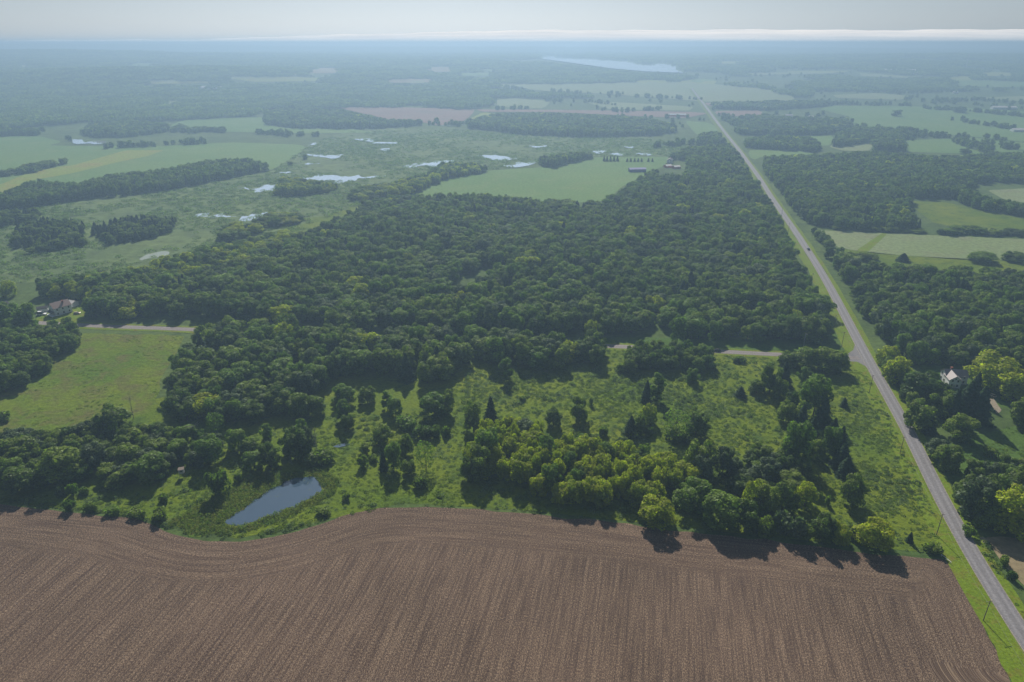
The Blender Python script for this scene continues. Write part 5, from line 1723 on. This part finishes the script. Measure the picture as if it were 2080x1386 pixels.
# ---- hunting stand (small grey box) in the left thicket edge
x, y, z = G(371, 968)
e = empty('hunting_stand', (x, y, 0), .3)
tag(e, 'small pale grey box on legs at the edge of the left thicket', 'hunting stand')
MB().box((0, 0, 2.9), (2.0, 2.0, 1.9)).build('cabin', M['steel'], e)
MB().box((0, 0, 3.95), (2.4, 2.4, .12)).build('roof', M['pole'], e)
for sx in (-.85, .85):
    for sy in (-.85, .85):
        MB().tube((sx * 1.2, sy * 1.2, 0), (sx, sy, 1.95), .07).build('leg', M['pole'], e)
MB().box((0, -1.02, 3.1), (1.1, .04, .5)).build('window', M['glass'], e)
x, y, z = G(1921, 1138)
e = empty('field_gate_rail', (x, y, 0), R(105))
tag(e, 'short pale wooden rail at the corner of the ploughed field', 'rail')
MB().tube((-2.2, 0, .9), (2.2, 0, .75), .1).build('rail', M['white'], e)
for sx in (-2.0, 0, 2.0):
    MB().tube((sx, 0, -.1), (sx, 0, .9), .08).build('post', M['white'], e)


# ---- vehicles
def car(loc, rz, paint, label, l=4.6, w=1.85, h=1.5, name='car', cat='car'):
    e = empty(name, loc, rz)
    tag(e, label, cat)
    a, b = l / 2, w / 2
    prof = [(-a, .35), (a, .35), (a, .8), (a * .9, .92), (a * .45, 1.0), (-a * .92, 1.02), (-a, .9)]
    P = [(x_, -b, z_) for x_, z_ in prof] + [(x_, b, z_) for x_, z_ in prof]
    n = len(prof)
    MB().poly(P, tuple(range(n)), tuple(range(2 * n - 1, n - 1, -1)), *[(i, (i + 1) % n + n * 0, (i + 1) % n + n, i + n)[::-1] for i in range(n)]).build('body', paint, e)
    c = [(-a * .85, 1.0), (a * .42, 1.0), (a * .12, h - .08), (-a * .7, h - .08)]
    P = [(x_, -b * .92 if z_ < 1.1 else -b * .74, z_) for x_, z_ in c] + [(x_, b * .92 if z_ < 1.1 else b * .74, z_) for x_, z_ in c]
    MB().poly(P, (0, 1, 2, 3), (7, 6, 5, 4), (0, 4, 5, 1), (1, 5, 6, 2), (2, 6, 7, 3), (3, 7, 4, 0)).build('windows', M['glass'], e)
    MB().box((-a * .29, 0, h - .05), (l * .4, w * .72, .06)).build('roof', paint, e)
    for sx in (-.62, .62):
        for sy in (-1, 1):
            MB().tube((sx * a, sy * (b - .2), .33), (sx * a, sy * (b + .02), .33), .33, n=12).build('wheel', M['tyre'], e)
    for sy in (-1, 1):
        MB().box((a + .01, sy * b * .7, .72), (.05, .35, .16)).build('headlight', M['lamp'], e)
    return e


x, y, z = G(1642, 508)
car((x, y, .2), R(78), M['carblue'], 'dark car driving on the main road between the woods', 4.9, 1.9, 1.6)
x, y, z = G(1455, 714)
car((x, y, .2), R(177), M['black'], 'black car with bright headlights on the side road', 4.8, 1.9, 1.55)
x, y, z = G(1998, 792)
car((x, y, .1), R(120), M['red'], 'red pickup-like vehicle parked beside the house drive', 5.2, 2.0, 1.8, 'pickup_truck', 'truck')
x, y, z = G(2013, 805)
car((x, y, .1), R(110), M['tan'], 'tan car parked on the house drive below the red vehicle', 4.6, 1.85, 1.5)
x, y, z = G(85, 640)
car((x, y, .05), R(10), M['white'], 'white camper parked left of the farmhouse', 6.0, 2.3, 2.6, 'camper', 'camper')
x, y, z = G(157, 638)
car((x, y, .05), R(10), M['tan'], 'small tan vehicle parked on the grass right of the farmhouse', 4.2, 1.8, 1.5)


# ---------------------------------------------------------------- fog bank beyond the land
def fog_bank():
    nx, ny = 220, 60
    xs = np.linspace(-30000, 30000, nx); ys = 12250 + (np.linspace(0, 1, ny) ** 1.4) * 14000
    X, Y = np.meshgrid(xs, ys)
    s = (Y - 12250) / 14000
    el = 0.0030 + 0.0135 * (1 / (1 + np.exp(-(X / Y + .25) * 9)))
    el = el + .0005 * np.sin(X / Y * 21 + 1) + .0004 * np.sin(X / Y * 47) + .00025 * np.sin(X / Y * 113 + 2)
    top = H + el * Y
    nz_ = np.sin(X * .0011 + Y * .0004) * np.sin(Y * .0013 + 1) + .6 * np.sin(X * .0031 + 2 + Y * .001) + .3 * np.sin(X * .0077 - Y * .002)
    Z = -30 + (top + 30) * np.clip(s * 1.02, 0, 1) ** .45 + nz_ * 7 * (1 - s) * np.clip(s * 8, 0, 1)
    V = np.column_stack([X.ravel(), Y.ravel(), Z.ravel()])
    i = (np.arange(ny - 1)[:, None] * nx + np.arange(nx - 1)[None, :]).ravel()
    Fq = np.column_stack([i, i + 1, i + nx + 1, i + nx])
    t = NT('fog'); 
    n1 = t.noise(t.pos((.0004, .0006, .01)), 1.0, 5, .6)
    c = t.mix(t.ramp(n1, .35, .65), (.62, .64, .68), (.80, .78, .77))
    d = t.n('BsdfDiffuse'); t.l(c, d.inputs[0]); t.l(d.outputs[0], t.out.inputs[0])
    o = obj('fog_bank', mesh_np('fog_bank', V, Fq, (t.m,), True, nper=4))
    tag(o, 'white bank of low fog lying along the horizon', kind='stuff')


fog_bank()

# haze box
hb = MB().box((0, 5550, (H + 14 - 1.5) / 2), (24400, 13000, H + 14 + 1.5))
t = NT('haze_air')
pv = t.n('VolumePrincipled')
pv.inputs['Color'].default_value = HAZE_COL
pv.inputs['Density'].default_value = HAZE_DENS
pv.inputs['Anisotropy'].default_value = 0.45
t.l(pv.outputs[0], t.out.inputs['Volume'])
o = hb.build('haze', t.m)
tag(o, 'pale blue summer haze over the whole countryside', kind='stuff')
